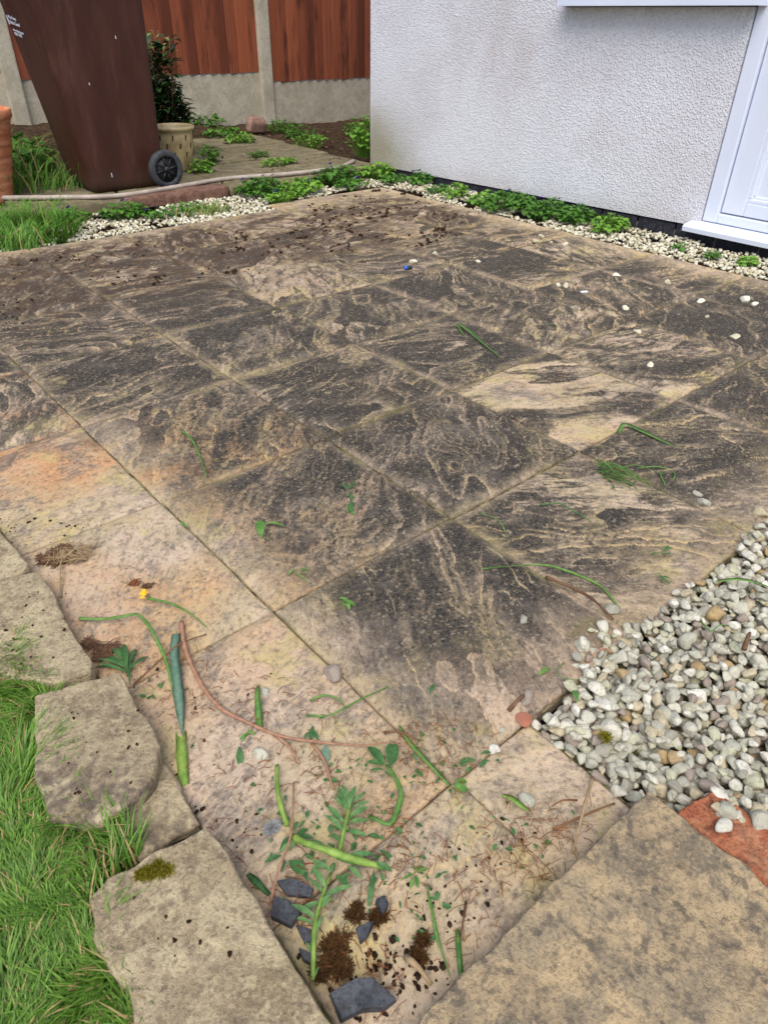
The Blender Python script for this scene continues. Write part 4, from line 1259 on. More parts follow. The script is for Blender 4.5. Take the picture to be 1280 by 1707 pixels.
def make_pots():
    r = empty('glazed_pot', (1.79, 3.86, .052)); tag(r, 'cream glazed plant pot with dark notches behind the bin wheel', 'plant pot')
    b = lathe([(0, 0), (.085, 0), (.092, .01), (.108, .09), (.120, .17), (.122, .205), (.118, .225), (.128, .232), (.137, .240), (.138, .250), (.130, .257), (.118, .256), (.110, .246), (.108, .19), (.0, .18)])
    b.build('body', M['cream'], r)
    mk = MB()
    for row, (z, rr) in enumerate(((.195, .1225), (.15, .118), (.10, .110))):
        for q in range(9):
            a = 2 * math.pi * (q + .5 * (row % 2)) / 9
            c_, s_ = math.cos(a), math.sin(a)
            t = Vector((-s_, c_, 0)); o_ = Vector((c_, s_, 0)) * (rr + .001)
            z0 = Vector((0, 0, z))
            pts = [o_ + z0 + t * dx + Vector((0, 0, dz)) + Vector((c_, s_, 0)) * (.14 * dz) for dx, dz in ((-.006, -.014), (.004, -.012), (.009, .014), (0, .017))]
            mk = MB(); mk.add(pts + [p_ - Vector((c_, s_, 0)) * .006 for p_ in pts], [(0, 1, 2, 3), (0, 4, 5, 1), (1, 5, 6, 2), (2, 6, 7, 3), (3, 7, 4, 0)])
            mk.build('notch', M['pot_mark'], r, False)
    s = MB(); s.tube([(0, 0, .195), (0, 0, .203)], .106, 24); s.build('potting_soil', M['soil'], r)
    # terracotta
    r = empty('terracotta_pot', (.58, 3.68, .03)); tag(r, 'tall ribbed terracotta pot cut off by the picture edge', 'plant pot')
    prof = [(0, 0), (.104, 0), (.114, .006)]
    z = .02
    while z < .38:
        rr = .114 + .10 * z / .44
        prof += [(rr, z), (rr + .003, z + .012), (rr + .006, z + .034), (rr + .009, z + .048)]
        z += .052
    prof += [(.206, .395), (.214, .405), (.216, .436), (.208, .442), (.194, .438), (.186, .38), (.0, .375)]
    lathe(prof, 56).build('body', M['terracotta'], r)
    s = MB(); s.tube([(0, 0, .38), (0, 0, .388)], .182, 24); s.build('potting_soil', M['soil'], r)


make_pots()


# ------------------------------------------------------------------ hose
pts = [(-.5, 4.1, .066), (-.1, 3.95, .066), (.30, 3.78, .064), (.606, 3.575, .062)] + [(p.x, p.y, .064 if i < 4 else .066) for i, p in enumerate(
    [at(100, 329, .064), at(200, 326, .064), at(300, 310, .066), at(380, 297, .066), at(480, 290, .066), at(560, 280, .066), at(590, 268, .067)])]
mb = MB(); pp = smooth_path(pts, .03); mb.tube(pp, .0125, 12)
ho = empty('garden_hose', pts[4]); tag(ho, 'pale grey garden hose lying along the edge of the raised path', 'hose')
h_ = mb.build('tube', M['hose'], ho); h_.location = -Vector(pts[4])


# ------------------------------------------------------------------ vegetation
def grass_field(name, label, inside, bbox, count, hmin, hmax, seed, mat, lean=(0, 0), z0=0.0, width=.0022, kind='stuff', straw=0.08):
    rng = np.random.default_rng(seed)
    pts = []
    tries = 0
    while len(pts) < count and tries < 60:
        x = rng.uniform(bbox[0], bbox[1], count); y = rng.uniform(bbox[2], bbox[3], count)
        k = inside(x, y)
        pts += list(zip(x[k], y[k])); tries += 1
    P = np.array(pts[:count]); n = len(P)
    cl = fbm(P[:, 0] * 16, P[:, 1] * 16, seed, 3)
    H = rng.uniform(hmin, hmax, n) * (0.35 + 1.3 * cl)
    az = rng.uniform(0, 2 * math.pi, n) * 0.35 + fbm(P[:, 0] * 9, P[:, 1] * 9, seed + 4, 3) * 12.0
    out = rng.uniform(0.25, 1.1, n) * H
    dx = np.cos(az) * out + lean[0] * H; dy = np.sin(az) * out + lean[1] * H
    sx, sy = -np.sin(az), np.cos(az)
    w = rng.uniform(.6, 1.3, n) * width
    seg = 4
    co = np.zeros((n, 2 * seg + 1, 3))
    for s_ in range(seg):
        t = s_ / seg
        bx = P[:, 0] + dx * t ** 1.7; by = P[:, 1] + dy * t ** 1.7; bz = z0 + H * (t - 0.28 * t ** 3)
        ww = w * (1 - 0.75 * t ** 2)
        co[:, 2 * s_] = np.stack([bx - sx * ww, by - sy * ww, bz], -1)
        co[:, 2 * s_ + 1] = np.stack([bx + sx * ww, by + sy * ww, bz], -1)
    co[:, 2 * seg] = np.stack([P[:, 0] + dx, P[:, 1] + dy, z0 + H * .72], -1)
    base = np.arange(n)[:, None] * (2 * seg + 1)
    f = []
    for s_ in range(seg - 1):
        a = 2 * s_
        f.append(base + np.array([[a, a + 1, a + 3]])); f.append(base + np.array([[a, a + 3, a + 2]]))
    a = 2 * (seg - 1)
    f.append(base + np.array([[a, a + 1, a + 2]]))
    F = np.concatenate(f)
    me = mesh_np(name, co.reshape(-1, 3), F)
    me.materials.append(mat)
    if straw:
        me.materials.append(M['straw'])
        dead = rng.random(n) < straw
        mi = np.concatenate([dead.astype(np.int32)] * (len(f)))
        me.polygons.foreach_set('material_index', mi)
    o = link(name, me)
    return tag(o, label, 'grass', kind=kind)


def poly_test(poly):
    Q = np.array(poly)
    def f(x, y):
        r = np.zeros(len(x), bool)
        j = len(Q) - 1
        for i in range(len(Q)):
            xi, yi = Q[i]; xj, yj = Q[j]
            c = ((yi > y) != (yj > y)) & (x < (xj - xi) * (y - yi) / (yj - yi + 1e-12) + xi)
            r ^= c; j = i
        return r
    return f


def make_lawn():
    px = [(-200, 1020), (0, 1075), (30, 1120), (95, 1145), (78, 1190), (60, 1240), (72, 1320), (100, 1372), (165, 1385), (215, 1425), (180, 1455), (148, 1490), (150, 1530), (165, 1580), (210, 1660), (260, 1800), (-400, 1800), (-500, 1300)]
    poly = [tuple(at(x, y, 0.012)[:2]) for x, y in px]
    xs = [p[0] for p in poly]; ys = [p[1] for p in poly]
    mb = MB()
    mb.add([(x, y, .006) for x, y in poly], [tuple(range(len(poly)))])
    t = mb.build('lawn', simple('lawn_soil', lin(58, 66, 30), lin(92, 84, 48), 60, .95, .1, .006, False), None, False)
    tag(t, 'earth and thatch under the short lawn', 'lawn', kind='structure')
    grass_field('grass', 'bright green short lawn grass beside the edging stones', poly_test(poly), (min(xs), max(xs), min(ys), max(ys)), 66000, .012, .044, 4, M['grass'], (0, 0), .006, .0012)
    m2 = MB(); m2.add([(-4, -3, .002), (-.34, -3, .002), (-.34, 2.6, .002), (-4, 2.6, .002)], [(0, 1, 2, 3)])
    tag(m2.build('lawn', t.data.materials[0], None, False), 'earth under the wider lawn running beside the patio', 'lawn', kind='structure')
    grass_field('grass', 'wider lawn grass running along beside the patio outside the picture', lambda x, y: ~((x > -.95) & (y < .62)), (-2.4, -.36, -1.3, 2.4), 26000, .02, .06, 15, M['grass'], (0, 0), .002, .002)
    # ragged fringe that leans over the stones
    ed = [at(x, y, .01) for x, y in ((0, 1085), (40, 1130), (85, 1150), (70, 1200), (60, 1260), (72, 1330), (110, 1375), (170, 1395), (212, 1425), (175, 1460), (150, 1500), (165, 1580), (215, 1670), (250, 1720))]
    rng = np.random.default_rng(2)
    line = np.array([(p.x, p.y) for p in smooth_path(ed, .01)])
    def near(x, y):
        d = np.min(np.hypot(x[:, None] - line[None, :, 0], y[:, None] - line[None, :, 1]), axis=1)
        return d < 0.022
    grass_field('grass', 'longer ragged grass flopping over the edging stones', near, (line[:, 0].min(), line[:, 0].max(), line[:, 1].min(), line[:, 1].max()), 1300, .03, .06, 6, M['grass'], (.2, .05), .012, .0013, 'stuff', .12)


make_lawn()


def make_far_grass():
    p1 = [tuple(at(x, y, 0)[:2]) for x, y in ((-120, 350), (0, 345), (60, 345), (120, 362), (135, 385), (120, 400), (60, 415), (0, 425), (-120, 440))]
    grass_field('grass', 'long green grass tuft spilling from the path kerb onto the patio', poly_test(p1), (-.3, 1.2, 2.4, 3.4), 2600, .06, .15, 12, M['grass_far'], (0, -.15), -.02, .003, 'stuff', .05)
    def band(x, y): return (x > .55) & (x < 1.1) & (y > 3.62) & (y < 5.3)
    grass_field('grass', 'rank shaded grass growing between the terracotta pot and the bin', band, (.5, 1.1, 3.6, 5.3), 1800, .10, .24, 13, M['grass_far'], (.1, -.15), .03, .0035, 'stuff', .06)
    # sparse grass in the chippings
    def b2(x, y): return (np.hypot((x - 1.42) / .16, (y - 2.86) / .07) < 1)
    grass_field('grass', 'sparse grass blades sprouting from the chippings by the red kerb', b2, (1.2, 1.6, 2.7, 3.0), 170, .04, .09, 14, M['grass_far'], (.2, -.1), -.01, .0025, 'stuff', .2)


make_far_grass()

HEART = (0.0, 0.75, 1.0, 0.95, 0.72, 0.38, 0.0)
LANCE = (0.1, 0.5, 0.85, 1.0, 0.8, 0.45, 0.0)


def weed(name, label, cat, x, y, rx, ry, n, leaf_len, z=0.0, height=.05, mat='weed', flowers=0, seed=0, shape=HEART, wr=.45, group=None):
    rng = random.Random(seed)
    root = empty(name, (x, y, z)); tag(root, label, cat, group)
    lv = MB(); stm = MB()
    for k in range(n):
        a = rng.uniform(0, 6.283); r = math.sqrt(rng.random())
        px, py = math.cos(a) * rx * r, math.sin(a) * ry * r
        h = height * (1 - .5 * r * r) * rng.uniform(.45, 1.15)
        L = leaf_len * rng.uniform(.6, 1.2)
        d = a + rng.uniform(-1.2, 1.2)
        lv.leaf((px, py, h), d, L, L * wr * rng.uniform(.8, 1.15), rng.uniform(-.1, .7), rng.uniform(.3, .9), rng.uniform(.1, .4), shape)
        stm.tube([(px * .5, py * .5, -.015), (px * .8, py * .8, h * .6), (px, py, h)], .0011, 4, False)
    lv.build('leaves', M[mat], root); stm.build('stems', M[mat], root)
    for k in range(flowers):
        a = rng.uniform(0, 6.283); r = math.sqrt(rng.random()) * .85
        px, py = math.cos(a) * rx * r, math.sin(a) * ry * r
        h = height * 1.15
        fl = MB(); fa = rng.uniform(0, 6.28)
        for q in range(5):
            fl.leaf((0, 0, 0), fa + q * 1.2566, .013, .0062, .5, .6, .15, (.3, .8, 1.0, .85, .3))
        fl.build('flower', M['violet'], root, True, (px, py, h), (rng.uniform(-.9, -.2), rng.uniform(-.5, .3), 0))
    return root


def make_weeds():
    G = 'violet clumps in the chippings'
    W = lambda px, py, rxp, ryp, n, L, label, fl=0, mat='weed', z=0.0, h=.05, seed=0, cat='plant', name='violet_clump', group=G, shape=HEART, wr=.5: \
        weed(name, label, cat, at(px, py, z).x, at(px, py, z).y, rxp * 1.1, ryp * 1.1, int(n * 1.6), L, z, h * 1.45, mat, fl, seed, shape, wr, group)
    W(210, 362, .11, .07, 70, .03, 'low violet clump with one purple bloom under the kerb in front of the bin', 2, seed=1, h=.045)
    W(120, 372, .10, .05, 50, .026, 'dark violet leaves mixed with long grass under the mossy kerb', 1, seed=2, h=.045)
    W(435, 325, .14, .09, 110, .036, 'violet clump with a cluster of purple blooms below the grey kerb', 5, 'weed', seed=3, h=.06)
    W(500, 322, .13, .10, 110, .034, 'bright leafy violet clump spreading onto the patio corner', 1, 'weed_lime', seed=4, h=.05)
    W(560, 303, .16, .10, 120, .034, 'leafy green clump under the free end of the hose', 2, 'weed', seed=5, h=.06)
    W(625, 294, .13, .09, 90, .032, 'green clump at the foot of the house corner', 0, 'weed_lime', seed=6, h=.05)
    W(608, 258, .10, .13, 110, .04, 'tall bright weed growing against the house corner', 0, 'weed_lime', .06, .16, 7, 'weed', 'weed', 'weeds around the path')
    W(700, 308, .08, .06, 60, .03, 'small violet clump against the black plinth nearest the house corner', 2, seed=8)
    W(760, 330, .09, .05, 50, .028, 'small green clump in the chippings beside the black plinth', 0, 'weed_lime', seed=9)
    W(845, 350, .16, .10, 130, .033, 'dense violet clump, first of the long row along the house wall', 1, seed=10, h=.06)
    W(910, 362, .13, .09, 110, .032, 'violet clump with purple bloom in the middle of the row along the house wall', 2, seed=11, h=.055)
    W(960, 372, .10, .08, 90, .032, 'violet clump with mixed leaves along the house wall', 1, 'weed', seed=12, h=.055)
    W(1015, 386, .10, .07, 90, .03, 'bright green clump ending the row along the house wall', 0, 'weed_lime', seed=13, h=.05)
    W(1130, 418, .03, .02, 14, .022, 'tiny green weed in the chippings below the door threshold', 0, seed=14, h=.025)
    W(1185, 432, .05, .025, 26, .02, 'dark flat weed in the chippings below the door threshold', 0, seed=15, h=.02)
    W(1245, 442, .05, .03, 34, .026, 'bright flat weed in the chippings closest to the picture edge', 0, 'weed_lime', seed=16, h=.02)
    W(655, 303, .09, .06, 60, .028, 'low straggly green clump on the chippings between the house corner and the patio', 0, seed=41, h=.03)
    W(730, 322, .07, .05, 46, .026, 'low straggly green clump under the black plinth left of the long row', 1, seed=42, h=.03)
    W(805, 340, .10, .06, 70, .03, 'low green clump joining the start of the long violet row', 1, 'weed_lime', seed=43, h=.04)
    W(585, 312, .10, .07, 60, .03, 'low violet leaves creeping over the far patio corner', 1, seed=44, h=.03)
    W(470, 335, .10, .05, 50, .028, 'low creeping leaves over the chippings below the grey kerb', 1, 'weed_lime', seed=45, h=.03)
    W(310, 352, .12, .05, 40, .026, 'scattered weed leaves in the chippings below the red kerb', 0, seed=46, h=.025)
    W(270, 362, .09, .05, 36, .026, 'scattered dark weed leaves in the chippings beside the purple bloom', 1, seed=47, h=.025)
    GW = 'weeds around the path'
    kw = dict(cat='weed', name='weed', group=GW)
    W(338, 288, .07, .05, 60, .03, 'lime green weed beside the cream pot', 0, 'weed_lime', .05, .05, 20, **kw)
    W(350, 272, .07, .06, 50, .03, 'green weed sprouting behind the cream pot', 0, 'weed', .055, .07, 21, **kw)
    W(400, 240, .11, .07, 70, .034, 'bright weed on the path slabs before the pink stone', 0, 'weed_lime', .06, .05, 22, **kw)
    W(370, 228, .13, .08, 36, .05, 'broad-leaved weeds behind the cream pot', 0, 'weed', .07, .05, 23, **kw)
    W(345, 212, .15, .10, 34, .05, 'large dark docks at the foot of the concrete gravel board', 0, 'weed', .08, .07, 24, **kw)
    W(465, 275, .12, .04, 60, .026, 'low weed growing in the joint of the path slabs', 0, 'weed_lime', .055, .03, 25, **kw)
    W(430, 263, .08, .03, 40, .022, 'small weed in the far joint of the path slabs', 0, 'weed', .06, .03, 26, **kw)
    W(470, 222, .14, .08, 60, .03, 'fine green weed at the foot of the concrete fence post', 0, 'weed', .05, .07, 27, **kw)
    W(520, 245, .15, .07, 60, .03, 'weed with pale flowers along the edge of the path', 0, 'weed_lime', .03, .06, 28, **kw)
    W(500, 232, .15, .09, 60, .03, 'dark weed carpet between the path and the bare soil', 0, 'weed', .03, .06, 29, **kw)
    W(590, 222, .10, .10, 40, .03, 'sparse weeds in the bare soil behind the house', 0, 'weed', .05, .06, 30, **kw)
    W(45, 300, .16, .18, 90, .05, 'dark leafy weeds beside the terracotta pot', 0, 'weed', .05, .16, 31, **kw)
    W(15, 150, .3, .2, 60, .07, 'dark ivy leaves before the fence post behind the terracotta pot', 0, 'laurel', .25, .25, 32, **kw)


make_weeds()


def make_shrub():
    rng = random.Random(5)
    root = empty('shrub', (1.98, 4.30, .06)); tag(root, 'dark glossy evergreen shrub with pale new shoots behind the bin', 'shrub')
    br = MB(); lv = MB(); nw = MB()
    for k in range(22):
        a = rng.uniform(0, 6.283); sp = rng.uniform(.03, .20); H = rng.uniform(.28, .80)
        p0 = Vector((rng.uniform(-.04, .04), rng.uniform(-.04, .04), -.05))
        p3 = Vector((math.cos(a) * sp, math.sin(a) * sp, H))
        pts = [p0.lerp(p3, t) + Vector((math.cos(a), math.sin(a), 0)) * .06 * math.sin(t * 3.1) for t in [q / 8 for q in range(9)]]
        br.tube(pts, [.008 - .0007 * q for q in range(9)], 6)
        for q in range(64):
            t = rng.uniform(.12, 1.0); i = min(7, int(t * 8)); p = pts[i].lerp(pts[i + 1], t * 8 - i)
            d = rng.uniform(0, 6.283)
            young = t > .88 and rng.random() < .65
            L = rng.uniform(.035, .055) if young else rng.uniform(.06, .095)
            (nw if young else lv).leaf(p + Vector((math.cos(d), math.sin(d), 0)) * .01, d, L, L * .28, rng.uniform(.0, .9), rng.uniform(.2, .7), .3, LANCE)
    br.build('branches', M['bark'], root); lv.build('leaves', M['laurel'], root); nw.build('young_leaves', M['laurel_new'], root)
    # bare twigs in the grass by the bin
    r = empty('dead_twig', (.86, 3.75, .03)); tag(r, 'bare forked dead twig standing in the grass beside the bin', 'twig')
    b = MB()
    b.tube(smooth_path([(0, 0, 0), (-.03, 0, .12), (-.06, .02, .24)], .02), .004, 5); b.tube(smooth_path([(0, 0, .02), (.02, 0, .12), (.015, .03, .22)], .02), .003, 5); b.tube([(.012, 0, .09), (.06, .01, .14)], .002, 5)
    b.build('branches', M['pale_twig'], r)
    # leaf litter in the soil bed
    mb = MB(); rr = random.Random(9)
    for k in range(420):
        x, y = rr.uniform(3.05, 5.0), rr.uniform(3.7, 5.45)
        mb.leaf((x, y, .03 + .05 * max(0, (y - 3.6) / 2)), rr.uniform(0, 6.28), rr.uniform(.02, .05), rr.uniform(.005, .013), rr.uniform(-.1, .4), .3, .3, LANCE)
    tag(mb.build('leaf_litter', M['dry_dark']), 'dead leaf litter on the bare soil between house and fence', 'leaf litter', kind='stuff')


make_shrub()


# ------------------------------------------------------------------ loose things on the patio
def lift(pxs, h0=.004, h1=.010, z=0.0):
    n = len(pxs)
    return [at(x, y, z) + Vector((0, 0, h0 + h1 * math.sin(math.pi * i / max(1, n - 1)))) for i, (x, y) in enumerate(pxs)]


def local(pts):
    c = Vector(pts[0]); c.z = 0
    return c, [Vector(p) - c for p in pts]


def blade_thing(name, label, cat, pxs, w, mat, group=None, h0=.004, h1=.008, taper=(.5, 1, .15), fold=.25, twist=0.0, z=0.0, tp=.45):
    pts = smooth_path(lift(pxs, h0, h1, z), .008)
    c, pts = local(pts)
    n = len(pts)
    w = w * .85
    ws = [w * (1 + .06 * math.sin(i * 1.3)) * np.interp(i / (n - 1), [0, tp, 1], taper) for i in range(n)]
    mb = MB(); mb.ribbon(pts, ws, fold, twist)
    return tag(mb.build(name, M[mat], None, True, c), label, cat, group)


def stem_thing(name, label, cat, pxs, r, mat, group=None, h1=.008, taper=(1, .9, .6), extra=(), flat=1.0, z=0.0):
    pts = smooth_path(lift(pxs, r * flat + .0055, h1, z), .008)
    c, pts = local(pts); n = len(pts)
    r = r * (.62 if mat in ('lime_stem', 'fresh_green') else .9)
    rs = [r * (1 + .10 * math.sin(i * 1.9) + .08 * math.sin(i * .7 + 2)) * np.interp(i / (n - 1), [0, .5, 1], taper) for i in range(n)]
    root = empty(name, c); tag(root, label, cat, group)
    mb = MB(); mb.tube(pts, rs, 8, True, flat); mb.build('stem', M[mat], root)
    for px2, r2 in extra:
        q = smooth_path(lift(px2, r2 + .007, .003, z), .008)
        m2 = MB(); m2.tube([p - c for p in q], [r2 * (1 - .5 * i / len(q)) for i in range(len(q))], 7); m2.build('side_shoot', M[mat], root)
    return root


def add_leaves(root, specs, mat, name='leaf', z=0.0):
    """specs: (px, py, px2, py2, halfwidth_px_ratio) - base and tip pixels of each leaf"""
    rng = random.Random(len(specs))
    for s_ in specs:
        x0, y0, x1, y1, wr = s_[:5]
        h = s_[5] if len(s_) > 5 else .008
        a = at(x0, y0, z) + Vector((0, 0, h)); b = at(x1, y1, z)
        d = b - a; L = math.hypot(d.x, d.y)
        mb = MB(); mb.leaf((0, 0, 0), math.atan2(d.y, d.x), L * 1.22, L * wr * .62, rng.uniform(.15, .45), rng.uniform(.35, .6), rng.uniform(.1, .35), LANCE)
        mb.build(name, M[mat], root, True, a - Vector(root.location))


def leaf_thing(name, label, cat, specs, mat, group=None):
    c = at(specs[0][0], specs[0][1]); root = empty(name, c); tag(root, label, cat, group)
    add_leaves(root, specs, mat)
    return root


def make_debris():
    B = blade_thing; L = leaf_thing; T = stem_thing
    B('grass_leaf', 'bright green hooked blade on the slabs halfway to the house', 'leaf', [(772, 560), (762, 545), (775, 553), (800, 573), (832, 597)], .008, 'fresh_green', taper=(.5, 1, .3))
    T('cut_flower', 'thin green cut stem lying on the darkest slab', 'stem', [(305, 725), (320, 740), (333, 765), (346, 800)], .0042, 'fresh_green', taper=(1.2, 1, .6))
    B('grass_leaf', 'green folded blade pointing towards the pebble bed from the tan slab', 'leaf', [(1030, 724), (1038, 713), (1055, 720), (1090, 735), (1130, 750)], .0085, 'fresh_green', taper=(.6, 1, .3))
    # cut grass bunch
    rng = random.Random(4)
    c = at(1030, 800); root = empty('cut_grass', c); tag(root, 'loose bunch of cut grass blades on the dark slab', 'grass cuttings')
    for k in range(20):
        x0 = rng.uniform(988, 1030); y0 = rng.uniform(780, 800); x1 = x0 + rng.uniform(25, 65); y1 = y0 + rng.uniform(-4, 26)
        p = smooth_path(lift([(x0, y0), ((x0 + x1) / 2, (y0 + y1) / 2 + rng.uniform(-5, 5)), (x1, y1)], .003 + .001 * k, .008), .01)
        mb = MB(); mb.ribbon([q - c for q in p], [.0028 * (1 - .7 * i / len(p)) for i in range(len(p))]); mb.build('blade', M['fresh_green'], root)
    for a in ([(1060, 783), (1090, 786), (1120, 786)], [(1100, 787), (1098, 800), (1108, 812)], [(1118, 787), (1122, 800), (1118, 806)]):
        mb = MB(); mb.tube([q - c for q in smooth_path(lift(a, .004, .01), .01)], .0016, 5); mb.build('blade', M['fresh_green'], root)
    B('grass_leaf', 'long twisted green blade reaching from the dark slab to the pebbles', 'leaf', [(800, 951), (850, 954), (905, 958), (960, 975), (1000, 990), (1032, 1018)], .0055, 'fresh_green', h1=.02, taper=(.5, 1, .4), twist=2.5)
    T('dead_stalk', 'dark mossy stem lying in the joint below the long twisted blade', 'stem', [(908, 968), (950, 990), (985, 1010), (1020, 1038)], .0035, 'dry_dark')
    L('fallen_leaf', 'pair of small green leaves on the black slab', 'leaf', [(434, 872, 436, 897, .32), (440, 878, 474, 877, .16)], 'fresh_green')
    L('leaf_sprig', 'torn green sprig near the middle of the patio', 'leaf', [(578, 820, 567, 812, .3), (580, 822, 592, 810, .2), (582, 825, 588, 838, .2), (590, 842, 580, 856, .3), (584, 846, 588, 862, .22)], 'deep_green')
    L('leaf_sprig', 'wisp of bright green leaflets on the front dark slab', 'leaf', [(498, 955, 514, 953, .25), (492, 952, 482, 962, .2), (500, 958, 512, 962, .2), (488, 958, 512, 972, .06)], 'fresh_green')
    L('leaf_sprig', 'curled bright green leaf scrap below the wisp of leaflets', 'leaf', [(565, 1002, 580, 1006, .35), (572, 1006, 592, 1014, .3), (578, 1010, 582, 1020, .4), (568, 1008, 576, 1016, .3)], 'fresh_green')
    L('leaf_sprig', 'small green sprig on the slab edge above the pebbles', 'leaf', [(1098, 928, 1082, 930, .2), (1100, 926, 1118, 920, .2), (1102, 930, 1120, 926, .16), (1096, 924, 1084, 922, .18), (1104, 922, 1112, 915, .2)], 'deep_green')
    L('leaf_sprig', 'flat green sprig touching the first pebbles', 'leaf', [(1092, 964, 1112, 976, .2), (1098, 966, 1116, 970, .18), (1090, 960, 1102, 964, .22)], 'deep_green')
    T('grass_stalk', 'thin green stalk next to the centre joint', 'stem', [(798, 860), (825, 873), (836, 885), (846, 900)], .0016, 'fresh_green')
    T('grass_stalk', 'thin dark stalk beside the pale patch', 'stem', [(898, 846), (930, 848), (950, 858), (984, 874)], .0018, 'deep_green')
    L('fallen_leaf', 'tiny green leaf on the joint beside the orange band', 'leaf', [(300, 876, 311, 880, .35)], 'fresh_green')
    L('fallen_leaf', 'small dull leaf lying flat near the white litter', 'leaf', [(912, 545, 930, 546, .25)], 'deep_green')
    # near left group
    T('bent_stalk', 'bent green flower stem reaching from the edging stone to the blue-green leaf', 'stem', [(135, 1037), (180, 1040), (228, 1034), (232, 1035), (252, 1055), (275, 1100), (288, 1140), (296, 1180)], .0055, 'fresh_green', taper=(1.0, .85, .9), flat=.6)
    r = T('cut_flower', 'green stem tipped with an orange-yellow faded flower', 'stem', [(248, 1003), (290, 1018), (320, 1034), (345, 1051)], .0034, 'fresh_green', taper=(1.2, 1, .4))
    add_leaves(r, [(244, 1002, 236, 996, .5, .012), (244, 1001, 247, 993, .5, .012), (244, 1004, 235, 1004, .5, .01), (245, 1000, 240, 992, .4, .016)], 'yellow', 'petal')
    B('strap_leaf', 'broad blue-green strap leaf with pointed tip', 'leaf', [(296, 1063), (293, 1100), (300, 1160), (306, 1232)], .0098, 'blue_green', h0=.010, h1=.006, taper=(.85, 1.0, .1), fold=.06, tp=.72)
    B('strap_leaf', 'bright green leaf base below the blue-green strap leaf', 'leaf', [(303, 1222), (305, 1260), (308, 1312)], .0095, 'lime_stem', h0=.004, h1=.004, taper=(.9, 1, .9), fold=.3)
    T('russet_twig', 'long curved russet twig with side shoots crossing the clean slab', 'twig', [(304, 1044), (312, 1092), (338, 1150), (370, 1190), (415, 1214), (470, 1236), (540, 1246), (612, 1250)], .0042, 'russet', h1=.004,
      taper=(1.1, .8, .35), extra=[([(458, 1232), (482, 1252), (500, 1280)], .0026), ([(520, 1246), (540, 1275), (556, 1322)], .0026), ([(600, 1250), (640, 1247), (690, 1250)], .0014)])
    T('brown_twig', 'straight thin brown twig under the blue-green leaf', 'twig', [(225, 1146), (262, 1118), (300, 1085), (345, 1062)], .0019, 'twig')
    T('grey_twig', 'pale dry twig standing out of the pile of dry needles', 'twig', [(103, 1000), (104, 960), (108, 925)], .002, 'pale_twig', extra=[([(105, 940), (125, 925), (140, 915)], .0016)])
    B('cut_leaf', 'short folded green leaf standing beside a pale pebble', 'leaf', [(431, 1148), (431, 1170), (434, 1218)], .0065, 'fresh_green', h0=.006, h1=.012, taper=(.35, .8, 1))
    T('tendril', 'looped pale green tendril by the crossing joints', 'stem', [(512, 1198), (545, 1203), (575, 1192), (600, 1176), (648, 1150)], .0026, 'fresh_green', extra=[([(517, 1174), (540, 1167), (565, 1174), (577, 1188)], .002)])
    L('leaf_spray', 'feathery dark green leaf spray against the edging stones', 'leaf',
      [(215, 1130, 208, 1078, .12), (213, 1112, 190, 1085, .14), (213, 1118, 178, 1095, .12), (214, 1120, 168, 1105, .10), (214, 1124, 163, 1112, .09), (215, 1128, 172, 1118, .1), (218, 1122, 246, 1095, .14),
       (217, 1115, 226, 1085, .18), (216, 1110, 200, 1075, .12), (212, 1126, 180, 1108, .09), (216, 1135, 219, 1100, .12), (219, 1148, 217, 1120, .08)], 'deep_green')
    L('fallen_leaf', 'dark green leaf beneath the russet twig', 'leaf', [(400, 1250, 402, 1282, .26)], 'deep_green')
    L('fallen_leaf', 'small sprig of leaves at the fork of the russet twig', 'leaf', [(418, 1226, 402, 1236, .25), (414, 1222, 424, 1230, .35), (412, 1230, 404, 1240, .3)], 'fresh_green')
    L('fallen_leaf', 'grey-green leaf beneath the thin end of the russet twig', 'leaf', [(543, 1248, 542, 1276, .4)], 'blue_green')
    L('fallen_leaf', 'cluster of small dark leaves by the tendril', 'leaf', [(522, 1216, 518, 1238, .3), (520, 1222, 530, 1236, .3), (515, 1226, 508, 1236, .3), (534, 1205, 540, 1196, .4)], 'deep_green')
    r = T('leafy_shoot', 'leafy shoot with a kinked green stem beside the joint', 'stem', [(645, 1282), (658, 1305), (668, 1335), (660, 1365), (648, 1383), (615, 1366)], .0055, 'fresh_green', taper=(.7, 1.1, .9), flat=.55)
    add_leaves(r, [(650, 1285, 655, 1248, .42, .012), (642, 1284, 616, 1256, .32, .01), (638, 1284, 614, 1276, .3, .012), (640, 1290, 618, 1290, .2, .01), (648, 1290, 660, 1268, .4, .016)], 'deep_green')
    # strands along the joint
    B('grass_leaf', 'mossy strands along the joint beside the leafy shoot', 'leaf', [(665, 1212), (682, 1245), (715, 1282), (748, 1312)], .004, 'fresh_green', taper=(.5, 1, .6))
    T('brown_twig', 'short dark twig lying where the joints meet', 'twig', [(640, 1226), (668, 1232), (700, 1240)], .002, 'twig')
    L('fallen_leaf', 'heart-shaped bright leaf near the small front slab', 'leaf', [(752, 1320, 778, 1322, .5), (756, 1316, 776, 1304, .42)], 'fresh_green')
    L('leaf_sprig', 'dark scraps of leaf in the corner of the small front slab', 'leaf', [(770, 1278, 790, 1272, .35), (786, 1284, 776, 1292, .35), (800, 1262, 816, 1258, .3), (812, 1272, 800, 1282, .4), (775, 1268, 768, 1280, .4)], 'deep_green')
    L('fallen_leaf', 'single slim green leaf on the tan corner of the lichen slab', 'leaf', [(896, 1132, 916, 1116, .25)], 'fresh_green')
    L('fallen_leaf', 'green scrap standing on the front lichen slab', 'leaf', [(716, 1162, 722, 1148, .35), (722, 1164, 730, 1168, .3)], 'deep_green')
